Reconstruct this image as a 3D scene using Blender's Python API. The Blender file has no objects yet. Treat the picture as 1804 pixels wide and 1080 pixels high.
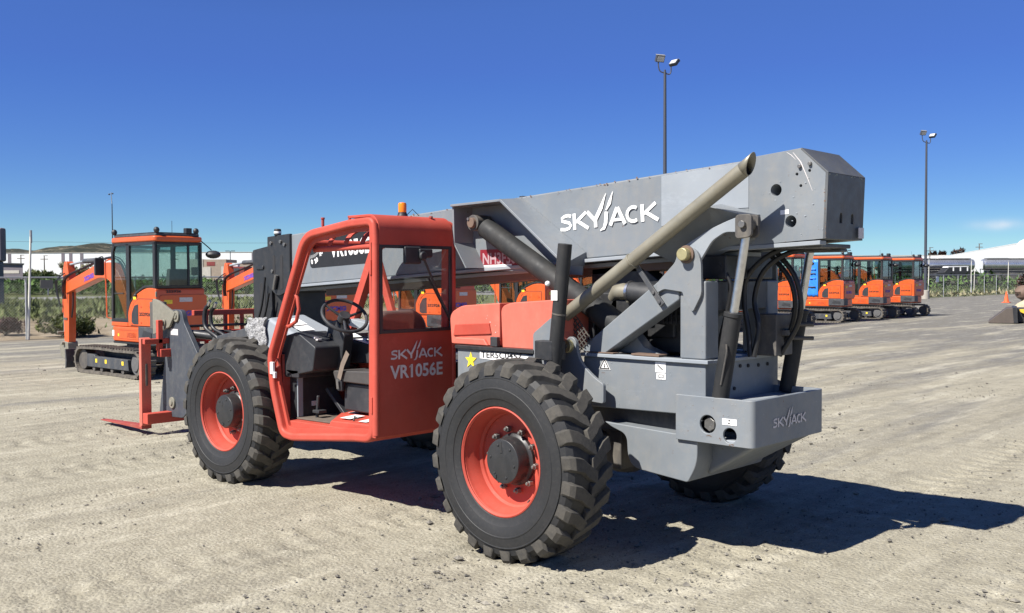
import bpy, bmesh, math, random
import numpy as np
from mathutils import Vector, Matrix
random.seed(7)
R = math.radians
S = bpy.context.scene
COL = S.collection

# ------------------------------------------------------------------ camera, sky, sun, exposure
cd = bpy.data.cameras.new('camera'); cam = bpy.data.objects.new('camera', cd); COL.objects.link(cam)
YAW, PITCH, ROLL = -0.8025, 0.0299, -0.0043
cd.sensor_width = 36.0; cd.lens = 36.0 * 1701.3 / 1804.0; cd.clip_start = 0.1; cd.clip_end = 9000
d = Vector((math.cos(YAW) * math.cos(PITCH), math.sin(YAW) * math.cos(PITCH), -math.sin(PITCH)))
r = d.cross(Vector((0, 0, 1))).normalized(); u = r.cross(d)
r2 = r * math.cos(ROLL) + u * math.sin(ROLL); u2 = -r * math.sin(ROLL) + u * math.cos(ROLL)
mw = Matrix((( r2.x, u2.x, -d.x), (r2.y, u2.y, -d.y), (r2.z, u2.z, -d.z))).to_4x4()
mw.translation = Vector((-4.2204, 5.5422, 1.7655)); cam.matrix_world = mw
S.camera = cam
SUN = Vector((0.16, 0.87, 0.98)).normalized()
SEL = math.asin(SUN.z); SAZ = math.atan2(SUN.x, SUN.y)
w = bpy.data.worlds.new('World'); S.world = w; w.use_nodes = True
nt = w.node_tree; bg = nt.nodes['Background']; bg.inputs[1].default_value = 0.058
sky = nt.nodes.new('ShaderNodeTexSky'); sky.sky_type = 'NISHITA'; sky.sun_disc = False
sky.sun_elevation = SEL; sky.sun_rotation = SAZ; sky.ozone_density = 3.0; sky.air_density = 1.0; sky.dust_density = 0.0; sky.altitude = 2000
# a deeper, more saturated blue than the texture gives (clear dry air, phone camera colours)
sp = nt.nodes.new('ShaderNodeSeparateColor'); cb_ = nt.nodes.new('ShaderNodeCombineColor'); nt.links.new(sky.outputs[0], sp.inputs[0]); 
bc = nt.nodes.new('ShaderNodeMath'); bc.operation = 'POWER'; bc.inputs[1].default_value = .62; mxn = nt.nodes.new('ShaderNodeMath'); mxn.operation = 'MAXIMUM'; nt.links.new(sp.outputs[1], mxn.inputs[0]); nt.links.new(sp.outputs[2], mxn.inputs[1]); nt.links.new(mxn.outputs[0], bc.inputs[0])
bk = nt.nodes.new('ShaderNodeMath'); bk.operation = 'MULTIPLY'; bk.inputs[1].default_value = 1.95; nt.links.new(bc.outputs[0], bk.inputs[0]); bz_ = nt.nodes.new('ShaderNodeMath'); bz_.operation = 'POWER'; bz_.inputs[1].default_value = 1.4; nt.links.new(mxn.outputs[0], bz_.inputs[0])
bq = nt.nodes.new('ShaderNodeMath'); bq.operation = 'MULTIPLY'; bq.inputs[1].default_value = .62; nt.links.new(bz_.outputs[0], bq.inputs[0]); bk0 = bk
bk = nt.nodes.new('ShaderNodeMath'); bk.operation = 'MINIMUM'; nt.links.new(bk0.outputs[0], bk.inputs[0]); nt.links.new(bq.outputs[0], bk.inputs[1]); nt.links.new(bk.outputs[0], cb_.inputs[2])  # dims the sky overhead, out of view, to weaken its fill in shadows
for ch, pw, kk in ((0, 1.55, .66), (1, 1.85, .84)):
    dv_ = nt.nodes.new('ShaderNodeMath'); dv_.operation = 'DIVIDE'; dv_.use_clamp = True; nt.links.new(sp.outputs[ch], dv_.inputs[0]); nt.links.new(mxn.outputs[0], dv_.inputs[1])
    po = nt.nodes.new('ShaderNodeMath'); po.operation = 'POWER'; po.inputs[1].default_value = pw; nt.links.new(dv_.outputs[0], po.inputs[0])
    ml = nt.nodes.new('ShaderNodeMath'); ml.operation = 'MULTIPLY'; ks0 = nt.nodes.new('ShaderNodeMath'); ks0.operation = 'MULTIPLY'; ks0.inputs[1].default_value = kk; nt.links.new(po.outputs[0], ks0.inputs[0]); ks = nt.nodes.new('ShaderNodeMath'); ks.operation = 'MAXIMUM'; ks.inputs[1].default_value = .13 if ch == 0 else .31; nt.links.new(ks0.outputs[0], ks.inputs[0]); nt.links.new(ks.outputs[0], ml.inputs[0]); nt.links.new(bk.outputs[0], ml.inputs[1]); nt.links.new(ml.outputs[0], cb_.inputs[ch])
# one thin wisp of cloud low in the sky
geo = nt.nodes.new('ShaderNodeTexCoord'); cdir = Vector((0.2982, -0.9534, 0.0468)); cright = cdir.cross(Vector((0, 0, 1))).normalized()
def vdot(vv):
    n = nt.nodes.new('ShaderNodeVectorMath'); n.operation = 'DOT_PRODUCT'; n.inputs[1].default_value = vv; nt.links.new(geo.outputs['Generated'], n.inputs[0]); return n.outputs['Value']
def mth(op, a, bb=None):
    n = nt.nodes.new('ShaderNodeMath'); n.operation = op
    for i_, q_ in enumerate((a, bb)):
        if q_ is None: continue
        if isinstance(q_, (int, float)): n.inputs[i_].default_value = q_
        else: nt.links.new(q_, n.inputs[i_])
    return n.outputs[0]
ex_ = mth('POWER', mth('ABSOLUTE', mth('DIVIDE', vdot(cright), .020)), 2.0); ez_ = mth('POWER', mth('ABSOLUTE', mth('DIVIDE', mth('SUBTRACT', vdot((0, 0, 1)), cdir.z), .0045)), 2.0)
wis = mth('EXPONENT', mth('MULTIPLY', mth('ADD', ex_, ez_), -1.0))
fr_ = mth('GREATER_THAN', vdot(cdir), 0.0); cn = nt.nodes.new('ShaderNodeTexNoise'); cn.inputs['Scale'].default_value = 60; cn.inputs['Detail'].default_value = 5; nt.links.new(geo.outputs['Generated'], cn.inputs['Vector'])
wis = mth('MULTIPLY', mth('MULTIPLY', wis, fr_), mth('MULTIPLY', cn.outputs[0], .9))
mxw = nt.nodes.new('ShaderNodeMix'); mxw.data_type = 'RGBA'; nt.links.new(wis, mxw.inputs[0]); nt.links.new(cb_.outputs[0], mxw.inputs[6]); mxw.inputs[7].default_value = (7.2, 7.6, 8.2, 1)
nt.links.new(mxw.outputs[2], bg.inputs[0])
ld = bpy.data.lights.new('sun', 'SUN'); ld.energy = 4.6; ld.angle = R(0.5); ld.color = (1.0, 0.955, 0.88)
lo = bpy.data.objects.new('sun', ld); COL.objects.link(lo); lo.rotation_euler = SUN.to_track_quat('Z', 'Y').to_euler()
S.view_settings.view_transform = 'Standard'; S.view_settings.look = 'None'; S.view_settings.exposure = 1.0; S.view_settings.gamma = 1.0
S.view_settings.use_curve_mapping = False
S.cycles.max_bounces = 8; S.cycles.transparent_max_bounces = 16

# ------------------------------------------------------------------ materials
MATS = {}
def newmat(name):
    m = bpy.data.materials.new(name); m.use_nodes = True; MATS[name] = m
    return m, m.node_tree, m.node_tree.nodes['Principled BSDF']
def nd(t, kind, **kw):
    n = t.nodes.new(kind)
    for k, v in kw.items():
        if isinstance(v, (int, float, str, bool)) and hasattr(n, k): setattr(n, k, v)
        else: n.inputs[k].default_value = v
    return n
def ramp(t, fac, stops):
    n = t.nodes.new('ShaderNodeValToRGB'); cr = n.color_ramp
    while len(cr.elements) < len(stops): cr.elements.new(0.5)
    for e, (p, c) in zip(cr.elements, stops):
        e.position = p; e.color = (*c, 1) if isinstance(c, tuple) else (c, c, c, 1)
    t.links.new(fac, n.inputs[0]); return n.outputs[0]
def mix(t, f, a, b):
    n = t.nodes.new('ShaderNodeMix'); n.data_type = 'RGBA'
    for i, v in ((0, f), (6, a), (7, b)):
        if isinstance(v, bpy.types.NodeSocket): t.links.new(v, n.inputs[i])
        elif i == 0: n.inputs[0].default_value = v
        else: n.inputs[i].default_value = (*v, 1)
    return n.outputs[2]
def coords(t, kind='Object', scale=(1, 1, 1)):
    tc = t.nodes.new('ShaderNodeTexCoord'); mp = t.nodes.new('ShaderNodeMapping'); mp.inputs['Scale'].default_value = scale
    t.links.new(tc.outputs[kind], mp.inputs[0]); return mp.outputs[0]
def noise(t, vec, scale, detail=5, rough=0.6):
    n = nd(t, 'ShaderNodeTexNoise', Scale=scale, Detail=detail, Roughness=rough); t.links.new(vec, n.inputs['Vector']); return n.outputs[0]
def bump(t, b, h, strength, dist=0.01):
    n = nd(t, 'ShaderNodeBump', Strength=strength, Distance=dist); t.links.new(h, n.inputs['Height']); t.links.new(n.outputs[0], b.inputs['Normal'])
def paint(name, col, rough=0.45, dirt=0.25, dirtcol=(.30, .26, .20), chips=0.0, chipcol=(.12, .07, .05), fade=0.1, metallic=0.0, coat=0.0, spec=0.5):
    m, t, b = newmat(name)
    v = coords(t)
    n1 = noise(t, v, 1.7, 4); n2 = noise(t, v, 14, 6, .7)
    c0 = tuple(x * (1 - fade) for x in col); c1 = tuple(min(1, x * (1 + fade) + fade * .02) for x in col)
    c = ramp(t, n1, [(0.3, c0), (0.7, c1)])
    v2 = coords(t, 'Object', (1.0, 1.0, .35)); n3 = noise(t, v2, 6, 8, .75)
    f = ramp(t, n3, [(0.45, 0.0), (0.8, dirt)])
    c = mix(t, f, c, dirtcol)
    f2 = ramp(t, n2, [(0.52, 0.0), (0.75, dirt * .7)]); c = mix(t, f2, c, dirtcol)
    nsc = noise(t, coords(t, 'Object', (.6, 1, 1.6)), 3.2, 10, .82); c = mix(t, ramp(t, nsc, [(0.56, 0.0), (0.66, .30)]), c, tuple(min(.9, x*1.35+.02) for x in col)); c = mix(t, ramp(t, nsc, [(0.30, .32), (0.42, 0.0)]), c, tuple(x*.62 for x in col))
    if chips:
        n4 = noise(t, v, 22, 4, .8); f3 = ramp(t, n4, [(0.72 - chips * .1, 0.0), (0.75 - chips * .1, 1.0)]); c = mix(t, f3, c, chipcol)
    t.links.new(c, b.inputs['Base Color'])
    rr = ramp(t, n2, [(0.3, max(.05, rough - .1)), (0.7, min(1, rough + .15))]); t.links.new(rr, b.inputs['Roughness'])
    b.inputs['Metallic'].default_value = metallic; b.inputs['Coat Weight'].default_value = coat; b.inputs['Specular IOR Level'].default_value = spec
    bump(t, b, n2, 0.12, 0.003)
    return m
def plain(name, col, rough=0.6, metallic=0.0, emit=None):
    m, t, b = newmat(name); v = coords(t); n = noise(t, v, 20, 4)
    c = ramp(t, n, [(0.3, tuple(x * .85 for x in col)), (0.7, tuple(min(1, x * 1.12) for x in col))]); t.links.new(c, b.inputs['Base Color'])
    b.inputs['Roughness'].default_value = rough; b.inputs['Metallic'].default_value = metallic
    return m
paint('grey_paint', (.168, .187, .205), .48, .26, chips=.45, fade=.10)
paint('grey_light_paint', (.255, .28, .305), .5, .12, (.32, .31, .30), fade=.08)
paint('grey_dark_paint', (.045, .050, .058), .5, .25, chips=.1)
paint('red_paint', (.43, .066, .043), .55, .10, (.42, .20, .15), chips=.12, chipcol=(.25, .08, .06), fade=.14, spec=.3)
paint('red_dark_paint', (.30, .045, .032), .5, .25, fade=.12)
paint('faded_red_paint', (.56, .13, .088), .55, .18, (.6, .28, .2), fade=.10)
paint('black_paint', (.020, .021, .023), .42, .22, (.10, .09, .08), chips=.05)
paint('black_plastic', (.022, .024, .028), .5, .18, (.14, .13, .12))
paint('orange_paint', (.62, .095, .018), .35, .10, (.45, .28, .16), fade=.06, coat=.3)
paint('orange_dark_paint', (.42, .055, .012), .4, .2, fade=.06)
paint('steel', (.20, .195, .185), .42, .3, metallic=.7)
paint('dark_steel', (.07, .065, .06), .55, .35)
paint('rusty_steel', (.13, .085, .062), .7, .4, (.22, .15, .10))
paint('exhaust_metal', (.24, .225, .175), .5, .35, (.20, .15, .09), metallic=.35, fade=.2)
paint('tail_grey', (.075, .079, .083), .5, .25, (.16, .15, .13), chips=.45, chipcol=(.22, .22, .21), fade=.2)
paint('dull_black', (.020, .021, .022), .62, .25, (.10, .09, .08), spec=.3)
plain('chrome', (.62, .62, .62), .30, 1.0)
plain('white', (.80, .80, .78), .5); plain('decal_white', (.78, .77, .75), .55); plain('decal_faded', (.60, .56, .55), .6)
plain('decal_black', (.015, .015, .016), .5); plain('decal_red', (.20, .006, .018), .5); plain('decal_pink', (.38, .26, .28), .6); plain('decal_yellow', (.85, .62, .04), .5)
plain('amber', (.75, .22, .01), .25); plain('light_lens', (.55, .55, .52), .2); plain('blue_cover', (.03, .22, .75), .45)
plain('purple_decal', (.14, .06, .35), .5); plain('seat_vinyl', (.06, .055, .052), .5); plain('belt', (.18, .14, .11), .8)
plain('yellow_paint', (.75, .45, .04), .45); plain('mat_brown', (.12, .095, .075), .85); plain('gold_zinc', (.48, .42, .22), .4, .6)
plain('galvanised', (.38, .39, .39), .5, .4); plain('pole_white', (.62, .60, .52), .6); plain('pole_dark', (.055, .06, .075), .5)
plain('concrete', (.36, .33, .28), .85); plain('cone_orange', (.85, .12, .03), .6); plain('wood', (.09, .065, .045), .85)
plain('hose_rubber', (.014, .014, .015), .45); plain('tan_steel', (.20, .19, .15), .6); plain('interior_grey', (.10, .10, .10), .7)
paint('silver_tank', (.55, .56, .58), .28, .15, metallic=.8)
paint('white_wall', (.80, .80, .79), .7, .06, fade=.04); paint('wall_tan', (.34, .27, .21), .85, .2); paint('wall_mauve', (.17, .15, .17), .8, .15)
paint('wall_pale', (.52, .48, .42), .85, .15); plain('dark_void', (.02, .02, .022), .8); paint('rail_red', (.23, .03, .03), .7, .3)
paint('bucket_steel', (.085, .068, .056), .6, .3, (.16, .13, .10))
plain('tan_rock', (.45, .38, .26), .9)
# crumpled foil
m, t, b = newmat('foil'); v = coords(t); n = noise(t, v, 26, 5, .7)
t.links.new(ramp(t, n, [(0.35, (.22, .22, .225)), (0.65, (.55, .55, .55))]), b.inputs['Base Color']); b.inputs['Roughness'].default_value = .55; bump(t, b, n, 1.0, .05)
# grime deck
# rubber tyre
m, t, b = newmat('tyre_rubber'); v = coords(t); n1 = noise(t, v, 5, 6, .7); n2 = noise(t, v, 45, 5, .7)
c = ramp(t, n1, [(0.3, (.011, .012, .013)), (0.7, (.020, .020, .021))]); c = mix(t, ramp(t, n2, [(0.5, 0.0), (0.8, .28)]), c, (.07, .064, .055))
t.links.new(c, b.inputs['Base Color']); b.inputs['Roughness'].default_value = .62; bump(t, b, n2, .25, .004)
m, t, b = newmat('tread_rubber'); v = coords(t); n1 = noise(t, v, 4, 6, .7); n2 = noise(t, v, 30, 6, .75)
c = ramp(t, n1, [(0.3, (.034, .032, .028)), (0.7, (.088, .080, .066))]); c = mix(t, ramp(t, n2, [(0.42, 0.0), (0.66, .6)]), c, (.03, .029, .028))
t.links.new(c, b.inputs['Base Color']); b.inputs['Roughness'].default_value = .85; bump(t, b, n2, .35, .006)
m, t, b = newmat('track_rubber'); v = coords(t); n1 = noise(t, v, 9, 6, .7)
t.links.new(ramp(t, n1, [(0.35, (.05, .045, .04)), (0.7, (.17, .15, .12))]), b.inputs['Base Color']); b.inputs['Roughness'].default_value = .85
# glass
def glass(name, tint, dark):
    m, t, b = newmat(name); t.nodes.remove(b)
    tr = nd(t, 'ShaderNodeBsdfTransparent', Color=(*tint, 1)); gl = nd(t, 'ShaderNodeBsdfGlossy', Color=(1, 1, 1, 1), Roughness=.02)
    lw = nd(t, 'ShaderNodeLayerWeight', Blend=.5); fp = nd(t, 'ShaderNodeMath', operation='POWER'); fp.inputs[1].default_value = 4.0; t.links.new(lw.outputs['Facing'], fp.inputs[0]); fa = nd(t, 'ShaderNodeMath', operation='MULTIPLY_ADD'); fa.inputs[1].default_value = .8; fa.inputs[2].default_value = .035; t.links.new(fp.outputs[0], fa.inputs[0]); mx = t.nodes.new('ShaderNodeMixShader')
    t.links.new(fa.outputs[0], mx.inputs[0]); t.links.new(tr.outputs[0], mx.inputs[1]); t.links.new(gl.outputs[0], mx.inputs[2])
    t.links.new(mx.outputs[0], t.nodes['Material Output'].inputs[0])
glass('cab_glass', (.93, .94, .935), 0); glass('green_glass', (.70, .79, .765), 0)
# ------------------------------------------------------------------ mesh helpers
class MB:
    def __init__(s): s.bm = bmesh.new(); s.mi = 0
    def _f(s, vs):
        try:
            f = s.bm.faces.new(vs); f.material_index = s.mi; return f
        except ValueError: return None
    def box(s, x0, x1, y0, y1, z0, z1, M=None):
        c = [Vector((x, y, z)) for x in (x0, x1) for y in (y0, y1) for z in (z0, z1)]
        if M: c = [M @ p for p in c]
        v = [s.bm.verts.new(p) for p in c]
        for q in ((0,1,3,2),(4,6,7,5),(0,4,5,1),(2,3,7,6),(0,2,6,4),(1,5,7,3)): s._f([v[i] for i in q])
        return s
    def hexa(s, pts):   # 8 points: 4 of one end, 4 of the other
        v = [s.bm.verts.new(p) for p in pts]
        for q in ((0,1,2,3),(7,6,5,4),(0,4,5,1),(1,5,6,2),(2,6,7,3),(3,7,4,0)): s._f([v[i] for i in q])
        return s
    def prism(s, poly, a, b, ax='y', M=None):
        def p3(u, v, k):
            if ax == 'y': return Vector((u, k, v))
            if ax == 'x': return Vector((k, u, v))
            return Vector((u, v, k))
        A = [p3(u, v, a) for u, v in poly]; B = [p3(u, v, b) for u, v in poly]
        if M: A = [M @ p for p in A]; B = [M @ p for p in B]
        A = [s.bm.verts.new(p) for p in A]; B = [s.bm.verts.new(p) for p in B]
        s._f(A[::-1]); s._f(B); n = len(A)
        for i in range(n): s._f([A[i], A[(i+1) % n], B[(i+1) % n], B[i]])
        return s
    def ring(s, outer, inner, a, b, ax='y'):   # same point count, a frame with a hole
        def p3(u, v, k): return Vector((u, k, v)) if ax == 'y' else (Vector((k, u, v)) if ax == 'x' else Vector((u, v, k)))
        n = len(outer); L = [[s.bm.verts.new(p3(u, v, k)) for u, v in P] for k in (a, b) for P in (outer, inner)]
        for i in range(n):
            j = (i + 1) % n
            s._f([L[0][i], L[0][j], L[1][j], L[1][i]]); s._f([L[2][i], L[2][j], L[3][j], L[3][i]])
            s._f([L[0][i], L[0][j], L[2][j], L[2][i]]); s._f([L[1][i], L[1][j], L[3][j], L[3][i]])
        return s
    def tube(s, path, rad, seg=12, closed=False, caps=True, sec=None):
        P = [Vector(p) for p in path]; n = len(P); rings = []
        up = None
        for i in range(n):
            if closed: tg = (P[(i+1) % n] - P[i-1]).normalized()
            else: tg = (P[min(i+1, n-1)] - P[max(i-1, 0)]).normalized()
            if up is None:
                up = Vector((0, 0, 1)) if abs(tg.z) < .9 else Vector((1, 0, 0))
            up = (up - tg * up.dot(tg)).normalized(); sd = tg.cross(up)
            rr = rad[i] if isinstance(rad, (list, tuple)) else rad
            rings.append([s.bm.verts.new(P[i] + up * math.cos(2*math.pi*k/seg) * rr + sd * math.sin(2*math.pi*k/seg) * rr) for k in range(seg)])
        for i in range(n if closed else n-1):
            a, b = rings[i], rings[(i+1) % n]
            for k in range(seg): s._f([a[k], a[(k+1) % seg], b[(k+1) % seg], b[k]])
        if caps and not closed: s._f(rings[0][::-1]); s._f(rings[-1])
        return s
    def cyl(s, p0, p1, r0, r1=None, seg=20): return s.tube([p0, p1], [r0, r0 if r1 is None else r1], seg)
    def pipe(s, p0, p1, ro, ri, seg=20):
        p0, p1 = Vector(p0), Vector(p1); tg = (p1-p0).normalized(); up = Vector((0,0,1)) if abs(tg.z) < .9 else Vector((1,0,0))
        up = (up - tg*up.dot(tg)).normalized(); sd = tg.cross(up)
        L = [[s.bm.verts.new(c + (up*math.cos(2*math.pi*k/seg) + sd*math.sin(2*math.pi*k/seg))*q) for k in range(seg)] for c, q in ((p0,ro),(p1,ro),(p1,ri),(p0,ri))]
        for j in range(4):
            a, b = L[j], L[(j+1) % 4]
            for k in range(seg): s._f([a[k], a[(k+1) % seg], b[(k+1) % seg], b[k]])
        return s
    def lathe(s, prof, cx, cy, cz, seg=48, ax='y', sgn=1, caps=True):   # profile of (offset along axis, radius)
        rings = []
        for o, q in prof:
            rg = []
            for k in range(seg):
                a = 2*math.pi*k/seg
                if ax == 'y': p = (cx + q*math.cos(a), cy + sgn*o, cz + q*math.sin(a))
                elif ax == 'z': p = (cx + q*math.cos(a), cy + q*math.sin(a), cz + o)
                else: p = (cx + sgn*o, cy + q*math.cos(a), cz + q*math.sin(a))
                rg.append(s.bm.verts.new(p))
            rings.append(rg)
        for a, b in zip(rings, rings[1:]):
            for k in range(seg): s._f([a[k], a[(k+1) % seg], b[(k+1) % seg], b[k]])
        if caps and prof[0][1] > 1e-4: s._f(rings[0][::-1])
        if caps and prof[-1][1] > 1e-4: s._f(rings[-1])
        return s
    def sphere(s, c, r, seg=12, sc=(1, 1, 1)):
        pr = [(-r*math.cos(math.pi*i/8)*sc[2], max(1e-5, r*math.sin(math.pi*i/8))) for i in range(9)]
        return s.lathe(pr, *c, seg=seg, ax='z')
    def build(s, name, mat, parent=None, bevel=0.0, smooth=38, seg=2, weld=True):
        if weld: bmesh.ops.remove_doubles(s.bm, verts=s.bm.verts, dist=1e-5)
        bmesh.ops.recalc_face_normals(s.bm, faces=s.bm.faces)
        me = bpy.data.meshes.new(name); s.bm.to_mesh(me); s.bm.free()
        for mm in (mat if isinstance(mat, (list, tuple)) else [mat]): me.materials.append(MATS[mm])
        if smooth:
            me.shade_smooth(); me.set_sharp_from_angle(angle=R(smooth))
        o = bpy.data.objects.new(name, me); COL.objects.link(o)
        if parent: o.parent = parent
        if bevel:
            bv = o.modifiers.new('b', 'BEVEL'); bv.width = bevel; bv.segments = seg; bv.limit_method = 'ANGLE'; bv.angle_limit = R(35); bv.harden_normals = True
        return o
def tag(o, label=None, cat=None, group=None, kind=None):
    if label: o['label'] = label
    if cat: o['category'] = cat
    if group: o['group'] = group
    if kind: o['kind'] = kind
    return o
def empty(name, loc=(0, 0, 0), rz=0):
    o = bpy.data.objects.new(name, None); COL.objects.link(o); o.location = loc; o.rotation_euler = (0, 0, rz); o.empty_display_size = .2; return o
def copy_tree(o, parent=None):
    c = o.copy(); COL.objects.link(c)
    if parent: c.parent = parent; c.matrix_parent_inverse = o.matrix_parent_inverse.copy()
    for ch in list(o.children): copy_tree(ch, c)
    return c
def cut(o, cutters):
    """cut round holes: cutters are MB objects"""
    cs = []
    for cb in cutters:
        c = cb.build('cutter', 'dark_void', None, 0, 0); cs.append(c)
        md = o.modifiers.new('c', 'BOOLEAN'); md.operation = 'DIFFERENCE'; md.object = c; md.solver = 'EXACT'
        o.modifiers.move(len(o.modifiers) - 1, len(cs) - 1)
    bvs = [m for m in o.modifiers if m.type == 'BEVEL']
    st = [(b.width, b.segments) for b in bvs]
    for b in bvs: b.show_viewport = False
    dg = bpy.context.evaluated_depsgraph_get(); dg.update()
    me = bpy.data.meshes.new_from_object(o.evaluated_get(dg)); old = o.data
    for m_ in list(o.modifiers):
        if m_.type == 'BOOLEAN': o.modifiers.remove(m_)
    for b in bvs: b.show_viewport = True
    o.data = me; me.set_sharp_from_angle(angle=R(38))
    for c in cs: bpy.data.objects.remove(c)
    return o
def rounded(pts, rad, n=5):
    """round the corners of a closed 2D polygon; rad: number or list"""
    out = []; N = len(pts)
    for i in range(N):
        p = Vector(pts[i]); a = Vector(pts[i-1]); b = Vector(pts[(i+1) % N]); q = rad[i] if isinstance(rad, (list, tuple)) else rad
        if q <= 0: out.append((p.x, p.y)); 
        else:
            da = (a-p); db = (b-p); la = min(q, da.length*.49); lb = min(q, db.length*.49); la = lb = min(la, lb)
            s0 = p + da.normalized()*la; s1 = p + db.normalized()*lb
            for k in range(n+1):
                f = k/n; c = s0*(1-f)**2 + p*2*f*(1-f) + s1*f*f; out.append((c.x, c.y))
    return out
def offset(poly, dd):
    """inward offset of a closed polygon"""
    N = len(poly); ar = sum(poly[i][0]*poly[(i+1) % N][1]-poly[(i+1) % N][0]*poly[i][1] for i in range(N)); sg = 1 if ar > 0 else -1
    out = []
    for i in range(N):
        p = Vector(poly[i]); e0 = (p-Vector(poly[i-1])); e1 = (Vector(poly[(i+1) % N])-p)
        n0 = Vector((-e0.y, e0.x)).normalized()*sg; n1 = Vector((-e1.y, e1.x)).normalized()*sg
        n = (n0+n1); n = n/max(.3, n.length_squared/2) if n.length > 1e-6 else n0
        out.append((p.x+n.x*dd, p.y+n.y*dd))
    return out
def bez(p0, p1, p2, p3, n=12):
    p0, p1, p2, p3 = map(Vector, (p0, p1, p2, p3)); return [p0*(1-t)**3+p1*3*t*(1-t)**2+p2*3*t*t*(1-t)+p3*t**3 for t in [i/n for i in range(n+1)]]
def arc2(cx, cz, q, a0, a1, n=10): return [(cx+q*math.cos(R(a0+(a1-a0)*i/n)), cz+q*math.sin(R(a0+(a1-a0)*i/n))) for i in range(n+1)]
# frames for lettering: origin, x direction, y direction
def frame(o, x, y):
    x = Vector(x).normalized(); y = Vector(y); y = (y-x*y.dot(x)).normalized(); z = x.cross(y)
    M = Matrix((x, y, z)).transposed().to_4x4(); M.translation = Vector(o); return M
def text(name, body, M, size, mat, parent, sx=1.0, bold=0.0, width=None, shear=0):
    cu = bpy.data.curves.new('t', 'FONT'); cu.body = body; cu.size = size; cu.offset = bold; cu.shear = shear; cu.resolution_u = 3
    to = bpy.data.objects.new('t', cu); COL.objects.link(to); dg = bpy.context.evaluated_depsgraph_get(); dg.update()
    me = bpy.data.meshes.new_from_object(to.evaluated_get(dg)); bpy.data.objects.remove(to)
    xs = [v.co.x for v in me.vertices]
    if body == 'VR1056E':   # give the digit one its flag
        c2 = bpy.data.curves.new('t', 'FONT'); c2.body = 'VR1'; c2.size = size; c2.offset = bold; t2 = bpy.data.objects.new('t', c2); COL.objects.link(t2); dg = bpy.context.evaluated_depsgraph_get(); dg.update()
        m2 = bpy.data.meshes.new_from_object(t2.evaluated_get(dg)); bpy.data.objects.remove(t2); xr = max(v.co.x for v in m2.vertices)-.085*size-bold; cap = max(v.co.y for v in m2.vertices)
        b2 = bmesh.new(); b2.from_mesh(me); b2.faces.new([b2.verts.new((xr, cap, 0)), b2.verts.new((xr-.13*size, cap-.10*size, 0)), b2.verts.new((xr-.13*size, cap-.20*size, 0)), b2.verts.new((xr, cap-.12*size, 0))]); b2.to_mesh(me); b2.free()
    if width: sx = width/(max(xs)-min(xs))
    x0 = min(xs)
    for v in me.vertices: v.co = M @ Vector(((v.co.x-x0)*sx, v.co.y, 0))
    me.materials.clear(); me.materials.append(MATS[mat]); me.name = name
    o = bpy.data.objects.new(name, me); COL.objects.link(o); o.parent = parent; return o
def ribbon(mb, pts, wd, M, k):
    P = [Vector(p) for p in pts]; n = len(P); L = []; Q = []
    for i in range(n):
        tg = (P[min(i+1, n-1)]-P[max(i-1, 0)]).normalized(); nn = Vector((-tg.y, tg.x))*(wd[i] if isinstance(wd, list) else wd)/2
        L.append(mb.bm.verts.new(M @ Vector((P[i].x+nn.x, P[i].y+nn.y, k)))); Q.append(mb.bm.verts.new(M @ Vector((P[i].x-nn.x, P[i].y-nn.y, k))))
    for i in range(n-1): mb._f([L[i], L[i+1], Q[i+1], Q[i]])
def arcp(cx, cy, rx, ry, a0, a1, n=10): return [(cx+rx*math.cos(R(a0+(a1-a0)*i/n)), cy+ry*math.sin(R(a0+(a1-a0)*i/n))) for i in range(n+1)]
def logo(M, W, mat, parent):
    """the seven-letter lettering with the two slashes, cap height 1, width 7.5 units"""
    s = W/7.5; T = M @ Matrix.Diagonal((s, s, 1, 1)); mb = MB(); t = .24; k = [0.0]
    def rb(p, w=t): k[0] += .0004; ribbon(mb, p, w, T, k[0])
    rb([(.95, .86), (.7, .93), (.42, .9), (.2, .8), (.22, .62), (.5, .54), (.78, .46), (.9, .3), (.76, .14), (.45, .08), (.05, .12)], .2)
    for ox in (1.2, 6.35):
        rb([(ox, 0), (ox, 1)]); rb([(ox+.95, 1.0), (ox+.12, .45)], .2); rb([(ox+.2, .55), (ox+1.1, .0)], .22)
    rb([(2.25, 1.0), (2.85, .42)], .24); rb([(2.88, 0), (2.88, .55)], .25)
    rb([(2.9, .5), (3.35, 1.15), (3.75, 1.95)], [.26, .27, .03])
    rb([(3.72, .95), (4.0, 1.35), (4.28, 2.0)], [.10, .24, .03])
    rb([(3.22, -.22), (3.5, -.12), (3.66, .2), (3.74, .85)], [.05, .2, .26, .24])
    rb([(4.0, 0), (4.55, 1.02)], .24); rb([(4.58, 1.02), (5.1, 0)], .24); rb([(4.3, .3), (4.85, .3)], .17)
    rb(arcp(5.72, .5, .45, .42, 55, 305), .2)
    return mb.build('logo', mat, parent, smooth=0, weld=False)
def decal(name, M, w_, h_, mat, parent, k=0.002):
    mb = MB(); v = [mb.bm.verts.new(M @ Vector(p)) for p in ((0, 0, k), (w_, 0, k), (w_, h_, k), (0, h_, k))]; mb._f(v); return mb.build(name, mat, parent, smooth=0)
def side(x, y, z, slope=0.0): return frame((x, y, z), (-1, 0, slope), (0, 0, 1))
def rear(x, y, z, slope=0.0): return frame((x, y, z), (0, -1, slope), (0, 0, 1))
def smooth_path(p, n=5):
    p = [Vector(q) for q in p]; out = []
    for i in range(len(p)-1):
        a, b, c, d_ = p[max(i-1, 0)], p[i], p[i+1], p[min(i+2, len(p)-1)]
        for k in range(n):
            t = k/n; out.append(.5*((2*b)+(c-a)*t+(2*a-5*b+4*c-d_)*t*t+(3*b-a-3*c+d_)*t**3))
    out.append(p[-1]); return out
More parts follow.
